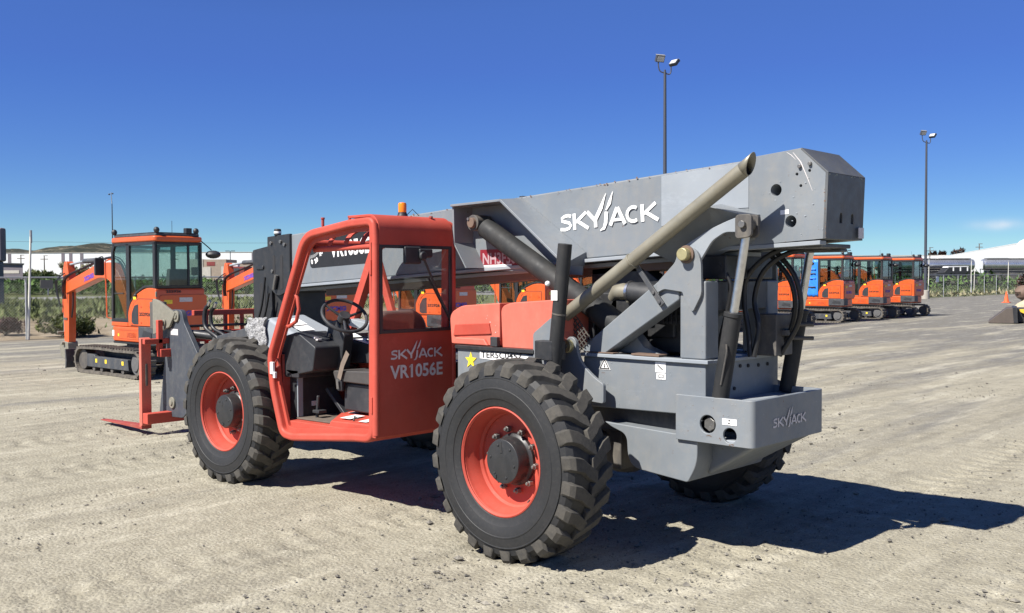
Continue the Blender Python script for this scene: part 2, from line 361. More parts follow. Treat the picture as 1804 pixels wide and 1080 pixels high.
# ================================================================== SETTING
CX, CY = -4.2204, 5.5422
F = Vector((.6954, -.7186)); RT = Vector((-.7186, -.6954))   # a compass for the surroundings: away from / along the yard edge
def W(Rr, D): return Vector((CX+F.x*D+RT.x*Rr, CY+F.y*D+RT.y*Rr))
ROTZ = math.atan2(RT.y, RT.x)
def vnoise(x, y, seed):
    rs = np.random.RandomState(seed); T_ = rs.rand(256, 256)
    xi = np.floor(x).astype(int); yi = np.floor(y).astype(int); fx = x-xi; fy = y-yi; fx = fx*fx*(3-2*fx); fy = fy*fy*(3-2*fy)
    a = T_[xi % 256, yi % 256]; b = T_[(xi+1) % 256, yi % 256]; c = T_[xi % 256, (yi+1) % 256]; d_ = T_[(xi+1) % 256, (yi+1) % 256]
    return (a*(1-fx)+b*fx)*(1-fy)+(c*(1-fx)+d_*fx)*fy-.5
def axis(a, b, st, lo, hi):
    v = list(np.arange(a, b, st)); s_ = st; q = b
    while q < hi: v.append(q); s_ *= 1.13; q += s_
    v.append(hi); s_ = st; q = a-st; l = []
    while q > lo: l.append(q); s_ *= 1.13; q -= s_
    return np.array([lo]+l[::-1]+v)
gx = axis(-2.5, 8.5, .032, -2500, 3500); gy = axis(-5.5, 4.6, .032, -3500, 2500)
X, Y = np.meshgrid(gx, gy, indexing='ij')
fade = np.clip(1-(np.hypot(X-2, Y-0)-9)/12, 0, 1)
Z = .022*vnoise(X*1.6+9, Y*.3, 1)+.016*vnoise(X*4.5, Y*.9, 2)+.011*vnoise(X*7, Y*5, 3)+.007*vnoise(X*19, Y*17, 4)+.007*np.abs(vnoise(X*11, Y*11, 6))
# press marks left by tyre lugs along two wheel tracks that run across the yard
for (cx_, hw) in ((-1.1, .30), (-2.6, .28), (1.2, .25), (4.8, .35), (6.7, .3)):
    m_ = np.exp(-((X-cx_-.12*np.sin(Y*.4))/hw)**4); Z += m_*(-.006+.006*np.sign(np.sin(Y*2*math.pi/.23+6*np.abs(X-cx_))))
rsk = np.random.RandomState(12)
for row in range(5):   # curved prints pressed by the lug ends of tyres that drove past
    for k in range(13):
        px0 = .15+.36*row+.07*rsk.randn(); py0 = 3.6-.42*k+.09*rsk.randn()+.2*row
        sel = (np.abs(X-px0) < .2) & (np.abs(Y-py0) < .2)
        if not sel.any() or rsk.rand() < .3: continue
        dx, dy = X[sel]-px0, Y[sel]-py0; d_ = np.hypot(dx*1.3, dy); an = np.arctan2(dy, dx)
        Z[sel] += (.020*np.exp(-((d_-.115)/.028)**2)*np.clip(np.cos(an-2.2-.3*row)+.6, 0, 1)-.012*np.exp(-(d_/.08)**2))
for tx, ty in ((0, 1.128), (3.398, 1.128), (0, -1.128), (3.398, -1.128)):   # soil pushed up around the tyre contact
    ex = np.abs(X-tx)/.22; ey = np.abs(Y-ty)/.21; e_ = np.maximum(ex, ey); Z += .016*np.exp(-((e_-1.12)/.16)**2)*(1+1.2*vnoise(X*21, Y*21, 9))
Z = Z*fade-.004
n0, n1 = X.shape
me = bpy.data.meshes.new('ground'); me.vertices.add(n0*n1); me.vertices.foreach_set('co', np.stack([X, Y, Z], -1).astype(np.float32).ravel())
I = np.arange(n0*n1).reshape(n0, n1); Q = np.stack([I[:-1, :-1], I[1:, :-1], I[1:, 1:], I[:-1, 1:]], -1).reshape(-1, 4)
me.loops.add(Q.size); me.loops.foreach_set('vertex_index', Q.ravel().astype(np.int32)); me.polygons.add(len(Q)); me.polygons.foreach_set('loop_start', (np.arange(len(Q))*4).astype(np.int32)); me.polygons.foreach_set('loop_total', np.full(len(Q), 4, np.int32))
me.update(); me.validate(); me.shade_smooth()
m, t, b = newmat('ground'); v = coords(t)
def vm(t, op, a, bb=None):
    n = t.nodes.new('ShaderNodeMath'); n.operation = op
    for i, q in enumerate((a, bb)):
        if q is None: continue
        if isinstance(q, (int, float)): n.inputs[i].default_value = q
        else: t.links.new(q, n.inputs[i])
    return n.outputs[0]
sx = t.nodes.new('ShaderNodeSeparateXYZ'); t.links.new(v, sx.inputs[0]); px_, py_ = sx.outputs[0], sx.outputs[1]
vs = coords(t, 'Object', (1.0, .14, 1)); ns = noise(t, vs, .55, 6, .62); ns2 = noise(t, vs, 2.6, 6, .65)
nb_ = noise(t, v, .35, 5, .6); nf = noise(t, v, 26, 8, .75); nm = noise(t, v, 5, 7, .7)
D_ = vm(t, 'ADD', vm(t, 'MULTIPLY', px_, .6954), vm(t, 'MULTIPLY', py_, -.7186)); D_ = vm(t, 'ADD', D_, 6.9)
g = vm(t, 'ADD', vm(t, 'MULTIPLY', vm(t, 'SUBTRACT', D_, 11), .035), vm(t, 'MULTIPLY', vm(t, 'SUBTRACT', ns, .5), 3.4)); g = vm(t, 'ADD', g, vm(t, 'MULTIPLY', vm(t, 'SUBTRACT', ns2, .5), 1.2))
gm = ramp(t, g, [(0.15, 0.0), (0.75, 1.0)]); vl = coords(t, 'Object', (1.5, .22, 1)); nl = noise(t, vl, 1.3, 9, .72)
tan_ = ramp(t, nm, [(0.25, (.232, .212, .160)), (0.5, (.296, .273, .210)), (0.75, (.348, .325, .255))]); gry = ramp(t, nm, [(0.3, (.115, .110, .100)), (0.7, (.20, .193, .175))])
c = mix(t, gm, tan_, gry)
# a greyer speckle of stones
vo = nd(t, 'ShaderNodeTexVoronoi', Scale=38.0); t.links.new(v, vo.inputs['Vector']); spk = ramp(t, vo.outputs['Distance'], [(0.10, .55), (0.22, 0.0)])
vc = ramp(t, vo.outputs['Color'], [(0.2, (.09, .085, .078)), (.8, (.32, .30, .25))]); c = mix(t, spk, c, vc)
c = mix(t, ramp(t, nl, [(0.36, .60), (0.48, 0.0)]), c, (.165, .152, .122)); c = mix(t, ramp(t, nl, [(0.53, 0.0), (0.66, .6)]), c, (.48, .45, .36))
c = mix(t, ramp(t, nf, [(0.30, .45), (0.42, 0.0)]), c, (.11, .10, .08)); ng = noise(t, v, 9, 9, .8); c = mix(t, ramp(t, ng, [(0.60, 0.0), (0.66, .25)]), c, (.47, .44, .35)); c = mix(t, ramp(t, ng, [(0.34, .45), (0.39, 0.0)]), c, (.12, .11, .09))
# beyond the fence
nx = noise(t, v, .10, 5, .65); xf = vm(t, 'ADD', px_, vm(t, 'MULTIPLY', vm(t, 'SUBTRACT', nx, .5), 3.0)); be = ramp(t, vm(t, 'MULTIPLY', vm(t, 'SUBTRACT', xf, 24.6), .5), [(0.0, 0.0), (1.0, 1.0)])
sand = ramp(t, noise(t, v, .9, 6, .7), [(0.3, (.15, .115, .075)), (0.6, (.28, .23, .16))])
grs = ramp(t, noise(t, v, .35, 6, .7), [(0.3, (.05, .068, .02)), (0.6, (.10, .11, .04)), (.8, (.165, .15, .075))])
gg = vm(t, 'MAXIMUM', ramp(t, vm(t, 'MULTIPLY', vm(t, 'SUBTRACT', xf, 38.0), .15), [(0.0, 0.0), (1.0, 1.0)]), ramp(t, vm(t, 'MULTIPLY', vm(t, 'ADD', py_, 30.0), -.06), [(0.0, 0.0), (1.0, 1.0)]))
for sc_v, lo_, rad_, cc in ((55.0, .80, .30, (.10, .094, .082)), (90.0, .74, .32, (.13, .12, .10)), (70.0, .84, .28, (.50, .475, .40))):   # grit
    vv = nd(t, 'ShaderNodeTexVoronoi', Scale=sc_v); t.links.new(v, vv.inputs['Vector']); sp2 = t.nodes.new('ShaderNodeSeparateColor'); t.links.new(vv.outputs['Color'], sp2.inputs[0])
    msk = vm(t, 'MULTIPLY', vm(t, 'GREATER_THAN', sp2.outputs[0], lo_), vm(t, 'LESS_THAN', vv.outputs['Distance'], rad_)); c = mix(t, vm(t, 'MULTIPLY', msk, .75), c, cc)
c = mix(t, be, c, mix(t, gg, sand, grs))
t.links.new(c, b.inputs['Base Color']); b.inputs['Roughness'].default_value = .95; b.inputs['Specular IOR Level'].default_value = .15
hh = vm(t, 'ADD', vm(t, 'MULTIPLY', nf, .35), vm(t, 'MULTIPLY', vm(t, 'SUBTRACT', .3, vo.outputs['Distance']), .5)); hh = vm(t, 'ADD', hh, vm(t, 'MULTIPLY', nl, .9)); hh = vm(t, 'ADD', hh, vm(t, 'MULTIPLY', ng, .55)); bump(t, b, hh, .8, .018)
me.materials.append(m); gro = bpy.data.objects.new('ground', me); COL.objects.link(gro); tag(gro, kind='structure')
# loose stones on the yard
def stones(name, n, seed):
    rnd = np.random.RandomState(seed); Vv = []; Ff = []
    base = np.array([(1, 0, 0), (-1, 0, 0), (0, 1, 0), (0, -1, 0), (0, 0, 1), (0, 0, -1)], float)
    fs = [(0, 2, 4), (2, 1, 4), (1, 3, 4), (3, 0, 4), (2, 0, 5), (1, 2, 5), (3, 1, 5), (0, 3, 5)]
    cl = W(0, 0)
    k = 0
    while k < n:
        D = 2.8+rnd.rand()**1.5*17; Rr = (rnd.rand()*1.25-.62)*D*1.0
        p = W(Rr, D); s_ = .004+.011*rnd.rand()**3+(.018 if rnd.rand() < .014 else 0)
        if vnoise(np.array([p.x*1.1]), np.array([p.y*.5]), 8)[0] < rnd.rand()*.5-.32: continue
        an = rnd.rand()*6.28; ca, sa = math.cos(an), math.sin(an)
        q = base*(s_*(1+.5*rnd.rand()), s_*(.7+.4*rnd.rand()), s_*.7)*(1+.35*(rnd.rand(6, 1)-.5))
        q = np.stack([q[:, 0]*ca-q[:, 1]*sa, q[:, 0]*sa+q[:, 1]*ca, q[:, 2]], 1)+(p.x, p.y, .001+s_*.15)
        o_ = len(Vv); Vv += q.tolist(); Ff += [(a+o_, b_+o_, c_+o_) for a, b_, c_ in fs]; k += 1
    me = bpy.data.meshes.new(name); me.from_pydata(Vv, [], Ff); me.materials.append(MATS['stone']); o = bpy.data.objects.new(name, me); COL.objects.link(o); return o
m, t, b = newmat('stone'); v = coords(t); n = noise(t, v, 7, 3); t.links.new(ramp(t, n, [(0.35, (.08, .074, .066)), (0.65, (.25, .23, .19))]), b.inputs['Base Color']); b.inputs['Roughness'].default_value = .9
tag(stones('gravel', 11000, 5), 'loose gravel stones scattered over the dusty yard', 'gravel', kind='stuff')
# road beyond the fence
m, t, b = newmat('asphalt_far'); v = coords(t); n = noise(t, v, .6, 5); t.links.new(ramp(t, n, [(0.3, (.15, .145, .14)), (0.7, (.20, .195, .185))]), b.inputs['Base Color']); b.inputs['Roughness'].default_value = .9
mb = MB(); vs_ = [mb.bm.verts.new((*W(r_, d_), .02)) for r_, d_ in ((-95, 46), (-41, 77), (-25.4, 86), (10, 106.5), (10, 136), (-31.6, 107), (-50, 94), (-110, 52))]
mb._f(vs_[:4]+vs_[4:]); tag(mb.build('road', 'asphalt_far', None, smooth=0), kind='structure')
# ------------------------------------------------------------------ foliage materials and builders
def leafmat(name, a, b_, c_):
    m, t, b = newmat(name); v = coords(t); n = noise(t, v, 1.2, 4, .6); n2 = noise(t, v, .25, 3)
    c = ramp(t, n, [(0.3, a), (0.55, b_), (0.75, c_)]); t.links.new(c, b.inputs['Base Color']); b.inputs['Roughness'].default_value = .75; b.inputs['Specular IOR Level'].default_value = .2; return m
leafmat('leaf_green', (.035, .075, .014), (.068, .125, .026), (.11, .17, .042)); leafmat('leaf_dark', (.025, .042, .016), (.045, .065, .025), (.07, .09, .035))
leafmat('leaf_field', (.035, .055, .018), (.06, .088, .028), (.12, .125, .05)); leafmat('leaf_dry', (.065, .085, .025), (.115, .135, .045), (.19, .18, .085)); leafmat('leaf_pale', (.16, .15, .09), (.24, .22, .13), (.33, .30, .19)); leafmat('leaf_brown', (.05, .028, .022), (.08, .045, .035), (.10, .07, .05))
def leaves(name, pts, size, mat, parent=None, up=.35, seed=1):
    """one triangle-pair leaf spray per point; pts (n,3)"""
    rnd = np.random.RandomState(seed); n = len(pts); a = rnd.rand(n)*6.283; el = (rnd.rand(n)-.3)*1.6; s_ = size*(.55+.9*rnd.rand(n))
    d1 = np.stack([np.cos(a)*np.cos(el), np.sin(a)*np.cos(el), np.sin(el)+up], 1); d2 = np.stack([-np.sin(a), np.cos(a), (rnd.rand(n)-.5)*.8], 1)
    d1 *= s_[:, None]; d2 *= s_[:, None]*.55
    Vv = np.stack([pts-d2, pts+d1*.5-d2*.2, pts+d1, pts+d2*.8], 1).reshape(-1, 3)
    me = bpy.data.meshes.new(name); me.vertices.add(4*n); me.vertices.foreach_set('co', Vv.astype(np.float32).ravel()); me.loops.add(4*n); me.loops.foreach_set('vertex_index', np.arange(4*n, dtype=np.int32))
    me.polygons.add(n); me.polygons.foreach_set('loop_start', (np.arange(n)*4).astype(np.int32)); me.polygons.foreach_set('loop_total', np.full(n, 4, np.int32)); me.update(); me.materials.append(MATS[mat])
    o = bpy.data.objects.new(name, me); COL.objects.link(o); o.parent = parent; return o
def band(n, r0, r1, d0, d1, h, seed, dens=0.0, sc=.15):
    rnd = np.random.RandomState(seed); Rr = r0+(r1-r0)*rnd.rand(n*2); D = d0+(d1-d0)*rnd.rand(n*2)
    nz = vnoise(Rr*sc+50, D*sc+50, seed+1)+.5; nz2 = vnoise(Rr*sc*4, D*sc*4, seed+2)+.5
    k = nz > dens; Rr, D, nz, nz2 = Rr[k][:n], D[k][:n], nz[k][:n], nz2[k][:n]; z = h*(.35+.65*nz)*(.6+.5*nz2)*rnd.rand(len(Rr))**.6
    return np.stack([CX+F.x*D+RT.x*Rr, CY+F.y*D+RT.y*Rr, z], 1)
def keep(p, f): return p[f(p[:, 0], p[:, 1])]
beyond = lambda x, y: x > 26.4
tag(leaves('hedge_growth', keep(band(36000, -75, 85, 108, 122, 2.75, 11), beyond), .42, 'leaf_green', seed=2), 'mass of green shrubs growing beyond the far road', 'shrubs', kind='stuff')
g1 = keep(band(30000, -60, -2, 44, 84, .16, 21, .30), lambda x, y: x > 41); g2 = keep(band(9000, 0, 46, 55, 108, .60, 24, .25), lambda x, y: x > 26.4)
g3 = keep(band(80000, 22, 68, 70, 110, .30, 27, .05), lambda x, y: x > 26.2)
tag(leaves('grass', np.concatenate([g1, g2]), .17, 'leaf_dry', up=.9, seed=3), 'rough grass on the verge beyond the chain link fence', 'grass', kind='stuff')
g3[:, 2] *= np.clip((((g3[:, 0]-CX)*F.x+(g3[:, 1]-CY)*F.y)-84)/7, .5, 4.5)
tag(leaves('field_growth', g3, .15, 'leaf_field', up=.25, seed=4), 'green overgrown field behind the white poles at the far side', 'field plants', kind='stuff')
g4 = keep(band(5200, 20, 62, 66, 100, .45, 31, .1), lambda x, y: (x > 24.2) & (x < 27.5)); g5 = keep(band(2600, -24, -2, 28, 44, .30, 33, .55, .4), lambda x, y: (x > 26.2) & (x < 41))
tag(leaves('dry_tufts', g5[:1500], .10, 'leaf_dry', up=.9, seed=6), 'sparse dry tufts on the sand bank behind the fence', 'grass', kind='stuff')
tag(leaves('weeds', g4, .20, 'leaf_pale', up=.9, seed=5), 'dry straw coloured weeds along the foot of the fence', 'weeds', kind='stuff')
# the shrub by the fence post
def bush(name, r_, d_, wd_, h, n, mat, label, cat='shrub', size=.12, group=None, seed=1):
    rnd = np.random.RandomState(seed); T = empty(name, (*W(r_, d_), 0)); ns_ = 7
    cs = np.stack([(rnd.rand(ns_)-.5)*wd_, (rnd.rand(ns_)-.5)*wd_*.7, h*(.3+.35*rnd.rand(ns_))], 1); k = rnd.randint(0, ns_, n); q = rnd.randn(n, 3); q /= np.linalg.norm(q, axis=1)[:, None]; q *= (.5+.5*rnd.rand(n, 1)**.5)
    p = cs[k]+q*np.array([wd_*.26, wd_*.26, h*.34]); p[:, 2] = np.abs(p[:, 2])
    leaves('foliage', p, size, mat, T, seed=seed); st = MB()
    for j in range(5): st.tube([(0, 0, 0), tuple(cs[j]*.6), tuple(cs[j])], [.03*h, .02*h, .008*h], 6)
    st.build('stem', 'wood', T); return tag(T, label, cat, group)
bush('roadside_bush', -13.4, 29.6, 1.5, .72, 2400, 'leaf_dry', 'dry green bush at the foot of the near fence post', size=.10, seed=4)
bush('roadside_bush', -16.0, 30.5, 1.2, .6, 1200, 'leaf_brown', 'small dark brown bush at the very left end of the fence', size=.09, seed=5)
bush('roadside_bush', -9.2, 35, 1.0, .35, 500, 'leaf_green', 'low green weed clump on the sand bank behind the excavator arm', size=.10, seed=6)
def tree(name, r_, d_, h, w_, n, mat, label, group=None, seed=1, low=.35, size=.5):
    rnd = np.random.RandomState(seed); T = empty(name, (*W(r_, d_), 0)); nc = 9
    cs = np.stack([(rnd.rand(nc)-.5)*w_*.7, (rnd.rand(nc)-.5)*w_*.7, h*(low+(1-low)*(.2+.65*rnd.rand(nc)))], 1); k = rnd.randint(0, nc, n); q = rnd.randn(n, 3); q /= np.linalg.norm(q, axis=1)[:, None]; q *= .35+.65*rnd.rand(n, 1)**.5
    leaves('crown', cs[k]+q*np.array([w_*.22, w_*.22, h*(1-low)*.22]), size, mat, T, seed=seed)
    st = MB().tube([(0, 0, 0), (.1, 0, h*low*.6), (0, .1, h*low), (0, 0, h*.75)], [h*.03, h*.024, h*.018, h*.008], 8)
    for j in range(6): st.tube([(0, .1, h*low*.9), tuple(cs[j]*np.array([.5, .5, .9])), tuple(cs[j])], [h*.014, h*.01, h*.004], 6)
    st.build('trunk', 'wood', T); return tag(T, label, 'tree', group)
for i, (r_, d_, h, w_, mt, lb, low, sz) in enumerate([
    (-118, 262, 6.5, 9, 'leaf_pale', 'pale bare looking tree in front of the white warehouse, behind the excavator mirror', .2, .5),
    (-126, 258, 4.2, 8, 'leaf_dry', 'low olive tree in front of the white warehouse, just left of the pale tree', .15, .5),
    (-118, 236, 3.6, 9, 'leaf_dark', 'low dark tree right of the mauve building, behind the white fence pole', .12, .5),
    (183.5, 420, 12.2, 4, 'leaf_brown', 'leftmost small dark tree rising over the long white roof, beside the utility pole', .45, .8),
    (187.5, 420, 12.0, 3.5, 'leaf_brown', 'middle one of the three dark trees over the long white roof', .45, .8),
    (193, 420, 13.2, 7, 'leaf_brown', 'largest and rightmost of the three dark trees over the long white roof', .42, .8)]):
    tree('shade_tree', r_, d_, h, w_, 1500, mt, lb, 'far trees', seed=20+i, low=low, size=sz)
bush('desert_shrub', -62.3, 194, 3.2, 1.9, 500, 'leaf_dark', 'round dark shrub in front of the tan stepped wall', size=.3, seed=9)
# hills
hx = np.linspace(-1350, -540, 90); hy = np.linspace(0, 1, 14); HX, HY = np.meshgrid(hx, hy, indexing='ij')
prof = 54+14*vnoise(hx*.012, hx*0+3, 41)+6*vnoise(hx*.06, hx*0+9, 42)+9*np.exp(-((hx+700)/45)**2)+4*np.exp(-((hx+590)/25)**2); prof = prof*np.clip((-hx-545)/60, 0, 1)**.6
HZ_ = prof[:, None]*np.sin(np.clip(HY*1.15, 0, 1)*math.pi/2)**.8+3*vnoise(HX*.1, HY*30, 44)*(HY > .1)-1
HD = 1400+HY*320; hv = np.stack([CX+F.x*HD+RT.x*HX, CY+F.y*HD+RT.y*HX, HZ_], -1).reshape(-1, 3)
I = np.arange(90*14).reshape(90, 14); me = bpy.data.meshes.new('hills'); me.from_pydata(hv.tolist(), [], np.stack([I[:-1, :-1], I[1:, :-1], I[1:, 1:], I[:-1, 1:]], -1).reshape(-1, 4).tolist()); me.shade_smooth()
m, t, b = newmat('hill_scrub'); v = coords(t); n = noise(t, coords(t, 'Object', (1, 1, 2.5)), .022, 9, .85); n2 = noise(t, coords(t, 'Object', (1, 1, 2.5)), .06, 8, .85)
c = ramp(t, n, [(0.40, (.012, .017, .007)), (0.50, (.040, .038, .018)), (0.60, (.17, .145, .10))]); c = mix(t, ramp(t, n2, [(0.47, 0.0), (0.51, .9)]), c, (.012, .017, .008)); t.links.new(c, b.inputs['Base Color']); b.inputs['Roughness'].default_value = 1
me.materials.append(m); ho = bpy.data.objects.new('hills', me); COL.objects.link(ho); tag(ho, kind='structure')
# ------------------------------------------------------------------ buildings beyond the yard: local x runs along, y away
def site(name, r_, d_, label, cat, group=None, rz=0.0):
    T = empty(name, (*W(r_, d_), 0), ROTZ+rz); return tag(T, label, cat, group)
T = site('warehouse', -125, 300, 'long white warehouse with dark vertical panels at the foot of the hills', 'warehouse')
MB().box(-75, 66, 0, 45, 0, 9.95).build('wall', 'white_wall', T)
for x in (-30.6, -14.4+.4, -11.6, -8.2, 27.5, 45): MB().box(x-.5, x+.5, -.06, .3, 3.2, 9.9).build('panel', 'wall_mauve', T)
MB().box(-75.1, 66.1, -.1, 45, 9.951, 10.12).build('roof', 'wall_pale', T)
for k in range(9): MB().box(-21.8+2.7*k, -20.2+2.7*k, -.08, .2, 1.0, 3.3).build('loading_door', 'dark_void', T)
T = site('warehouse', 15, 310, 'white warehouse seen in the gaps between boom and excavator roofs', 'warehouse')
MB().box(-70, 125, 0, 40, 0, 8.2).build('wall', 'white_wall', T); MB().box(-70.1, 125.1, -.1, 40, 8.2, 8.4).build('roof', 'wall_pale', T)
for k in range(8): MB().box(-40+20*k, -39+20*k, -.06, .3, 2, 8.1).build('panel', 'wall_mauve', T)
# big white building on the right, running away from the camera
p0, p1 = W(86, 156), W(170, 410); dv = (p1-p0); T = empty('white_hall', (p0.x, p0.y, 0), math.atan2(dv.y, dv.x)); tag(T, 'huge white hall with sloping white roof behind the tanker trailers', 'hall')
L_ = dv.length; MB().box(0, L_, -42, 0, 0, 7.6).build('wall', 'white_wall', T)
MB().box(-.2, L_+.2, -42.2, .02, 7.605, 7.75).build('roof', 'white_wall', T)
T = site('white_silo', 91.8, 171, 'tall white silo with domed top at the edge of the white hall', 'silo')
MB().lathe([(0, 2.1), (7.1, 2.1), (7.8, 1.7), (8.2, .9), (8.35, .001)], 0, 0, 0, 24, 'z').build('tank', 'white_wall', T, .05); MB().lathe([(0, 1.4), (6.2, 1.4), (6.7, 1.1), (6.9, .001)], -2.0, .5, 0, 24, 'z').build('shoulder_tank', 'white_wall', T, .05)
for k in range(3): MB().tube([(-.6+.6*k, -2.15, 4.5), (-.6+.6*k, -2.2, 6.2)], .07, 8).build('silo_pipe', 'concrete', T)
T = site('low_building', -92, 158, 'low mauve building with a pale band, sloping roof, at the left edge', 'building')
lbp = [(-30, 0), (-30, 5.6), (12.2, 4.25), (12.2, 0)]; lbm = MB().hexa([(x, 0, z) for x, z in lbp]+[(x-7.6, 14, z) for x, z in lbp]); lbm.build('wall', 'wall_mauve', T); MB().box(-30, 5.2, -.05, .3, 3.35, 3.75).build('pale_band', 'wall_pale', T); lbp = [(-30.2, 5.61), (-30.2, 5.8), (12.6, 4.44), (12.6, 4.26)]; MB().hexa([(x, -.3, z) for x, z in lbp]+[(x-7.6, 14.2, z) for x, z in lbp]).build('roof', 'grey_dark_paint', T)
MB().box(5.8, 6.5, -.05, .2, 1.9, 3.2).build('door', 'wall_pale', T); MB().box(8.0, 11.6, -.05, .2, 2.8, 3.3).build('window', 'wall_pale', T)
for x in (-6, 0): MB().box(x, x+3, -.05, .2, 1.8, 2.9).build('window', 'dark_void', T)
T = site('pylon_sign', -32.6, 60, 'grey pylon with two dark openings cut off by the left edge', 'sign')
MB().box(-1, .86, 0, .5, 0, 2.9).build('post', 'pole_dark', T, .05); MB().box(-1.2, 1.02, -.05, .6, 2.9, 5.0).build('box', 'wall_mauve', T, .12); MB().box(-1.0, .85, -.07, .3, 3.95, 4.2).build('band', 'wall_pale', T)
MB().box(-.9, .78, -.08, .3, 4.35, 4.7).build('opening', 'dark_void', T); MB().box(-.9, .78, -.08, .3, 3.4, 3.8).build('opening', 'dark_void', T)
T = site('tan_building', -61, 200, 'tan and brown stepped building between the left excavator and the next arm', 'building')
MB().prism([(-6, 0), (-6, 5.85), (-2.8, 5.85), (-2.8, 4.2), (-1.2, 4.2), (-1.2, 0)], 0, 8).build('wall', 'wall_pale', T); MB().prism([(-2.79, 4.21), (-2.79, 5.8), (2.0, 5.8), (2.0, 5.1), (14, 5.1), (14, 0), (-1.19, 0), (-1.19, 4.21)], .1, 8).build('wall', 'wall_tan', T)
MB().box(-5.2, -3.9, -.05, .3, 2.6, 4.2).build('window', 'dark_void', T); MB().box(-2.0, -.3, .05, .4, 4.5, 5.3).build('sign_band', 'rail_red', T)
T = site('container_stack', -38.1, 130, 'dark red stacked container with a small white unit on its roof', 'container')
MB().box(-.55, 2.2, 0, 4, 0, 3.4).build('box', 'rail_red', T, .02); MB().box(.5, 1.5, -.03, .5, .3, 3.2).build('door', 'grey_dark_paint', T); MB().box(-.9, -.56, 0, 3.9, 0, 3.45).build('end_post', 'wall_pale', T); MB().box(.1, 1.2, .5, 1.5, 3.42, 3.85).build('roof_unit', 'white', T, .03)
# tanker trailers
def tanker(r0, r1, d_, label):
    T = site('tanker_trailer', (r0+r1)/2, d_, label, 'trailer', 'silver tanker trailers'); h = (r1-r0)/2
    MB().lathe([(-h, .35), (-h+.12, .6), (-h+.3, .66), (h-.3, .66), (h-.12, .6), (h, .35)], 0, 0, 3.05, 28, 'x').build('tank', 'silver_tank', T)
    MB().box(-h+.5, h-.5, -.35, .35, 3.72, 3.80).build('walkway', 'steel', T); MB().box(-h+.5, h-.5, -.45, .45, 2.05, 2.38).build('chassis', 'black_paint', T)
    MB().box(-h+.2, h-.2, -.9, .9, 1.2, 2.04).build('under_frame', 'dark_steel', T)
    for x in (-h+1.2, -h+2.4, h-3): 
        for y in (-.95, .75): MB().cyl((x, y, .95), (x, y+.25, .95), .62, seg=20).build('wheel', 'tyre_rubber', T)
    return T
tanker(42.6, 54.1, 113, 'silver tanker trailer right behind the lamp post with the concrete foot')
tanker(55.0, 66.5, 113, 'silver tanker trailer at the right edge, in front of the white hall')
T = site('white_board', 54.55, 112.2, 'small white square panel in the gap between the two tanker trailers', 'sign'); MB().box(-.25, .25, 0, .06, 2.55, 3.5).build('panel', 'white', T); MB().box(-.05, .05, .06, .14, 0, 3.5).build('post', 'galvanised', T)
T = site('pickup_truck', 50.6, 110.5, 'white pickup with dark windows parked before the tanker trailers', 'pickup'); 
MB().prism(rounded([(-2.4, 1.45), (-2.4, 2.05), (-1.5, 2.15), (-.9, 2.75), (1.3, 2.78), (1.6, 2.2), (2.5, 2.15), (2.5, 1.45)], .1), -.9, .9).build('body', 'black_paint', T, .05); MB().prism([(-1.0, 2.70), (-.9, 2.82), (1.3, 2.84), (1.5, 2.72)], -.7, .7).build('roof', 'white', T, .02)
for x in (-.5, .3, 1.1): MB().box(x, x+.14, -.92, -.88, 2.3, 2.72).build('pillar', 'white', T)
for x in (-1.6, 1.6): MB().cyl((x, -.95, 1.35), (x, .95, 1.35), .42, seg=18).build('wheel', 'tyre_rubber', T)
MB().box(-2.3, 2.4, -.8, .8, .9, 1.4).build('chassis', 'dark_steel', T)
# utility poles, mast, power lines
def upole(r_, d_, h, label, mat='wood', arm=True, rad=.22):
    T = site('utility_pole', r_, d_, label, 'utility pole', 'utility poles'); MB().tube([(0, 0, 0), (0, 0, h)], [rad, rad*.6], 8).build('pole', mat, T)
    if arm: MB().box(-1.1, 1.1, -.1, .1, h-1.2, h-1.0).box(-.2, 1.0, -.1, .1, h-.15, h).build('crossarm', mat, T)
    return T
upole(130, 300, 10.6, 'utility pole beside the dark trees over the white roof'); upole(145.3, 300, 11.7, 'taller utility pole in the middle above the white roof line')
upole(-147, 290, 9.2, 'utility pole before the white warehouse, behind the thin fence pole'); upole(-140, 290, 9.0, 'utility pole before the white warehouse, right of the loading doors')
upole(-87, 250, 8.0, 'utility pole between the tan building and the double lamp')
T = site('parking_lamp', -72.6, 250, 'slim parking lamp with two flat heads over the tan building', 'street lamp'); MB().tube([(0, 0, 0), (0, 0, 8.9)], .10, 8).build('pole', 'pole_dark', T); MB().box(-1.2, -.2, -.2, .2, 8.85, 9.05).box(.2, 1.2, -.2, .2, 8.85, 9.05).build('lamp_head', 'pole_dark', T)
T = site('radio_mast', -59.3, 144, 'thin grey mast with small crossed sensors on top, over the left excavator', 'mast'); MB().tube([(0, 0, 0), (0, 0, 13.0)], [.12, .07], 8).build('mast', 'pole_dark', T); MB().tube([(0, 0, 13.0), (-.12, 0, 14.7)], [.07, .05], 8).build('top_section', 'galvanised', T); MB().sphere((-.4, 0, 14.4), .13).sphere((.12, 0, 14.5), .12).tube([(-.4, 0, 14.4), (.12, 0, 14.5)], .03, 6).build('sensor', 'pole_dark', T)
T = site('far_lamp', 90.5, 260, 'far double headed lamp just above the cab roofs of the excavator row', 'street lamp'); MB().tube([(0, 0, 0), (0, 0, 8.6)], .09, 8).build('pole', 'pole_dark', T); MB().box(-.9, -.1, -.1, .1, 8.6, 8.8).box(.1, .9, -.1, .1, 8.6, 8.8).build('lamp_head', 'pole_dark', T)
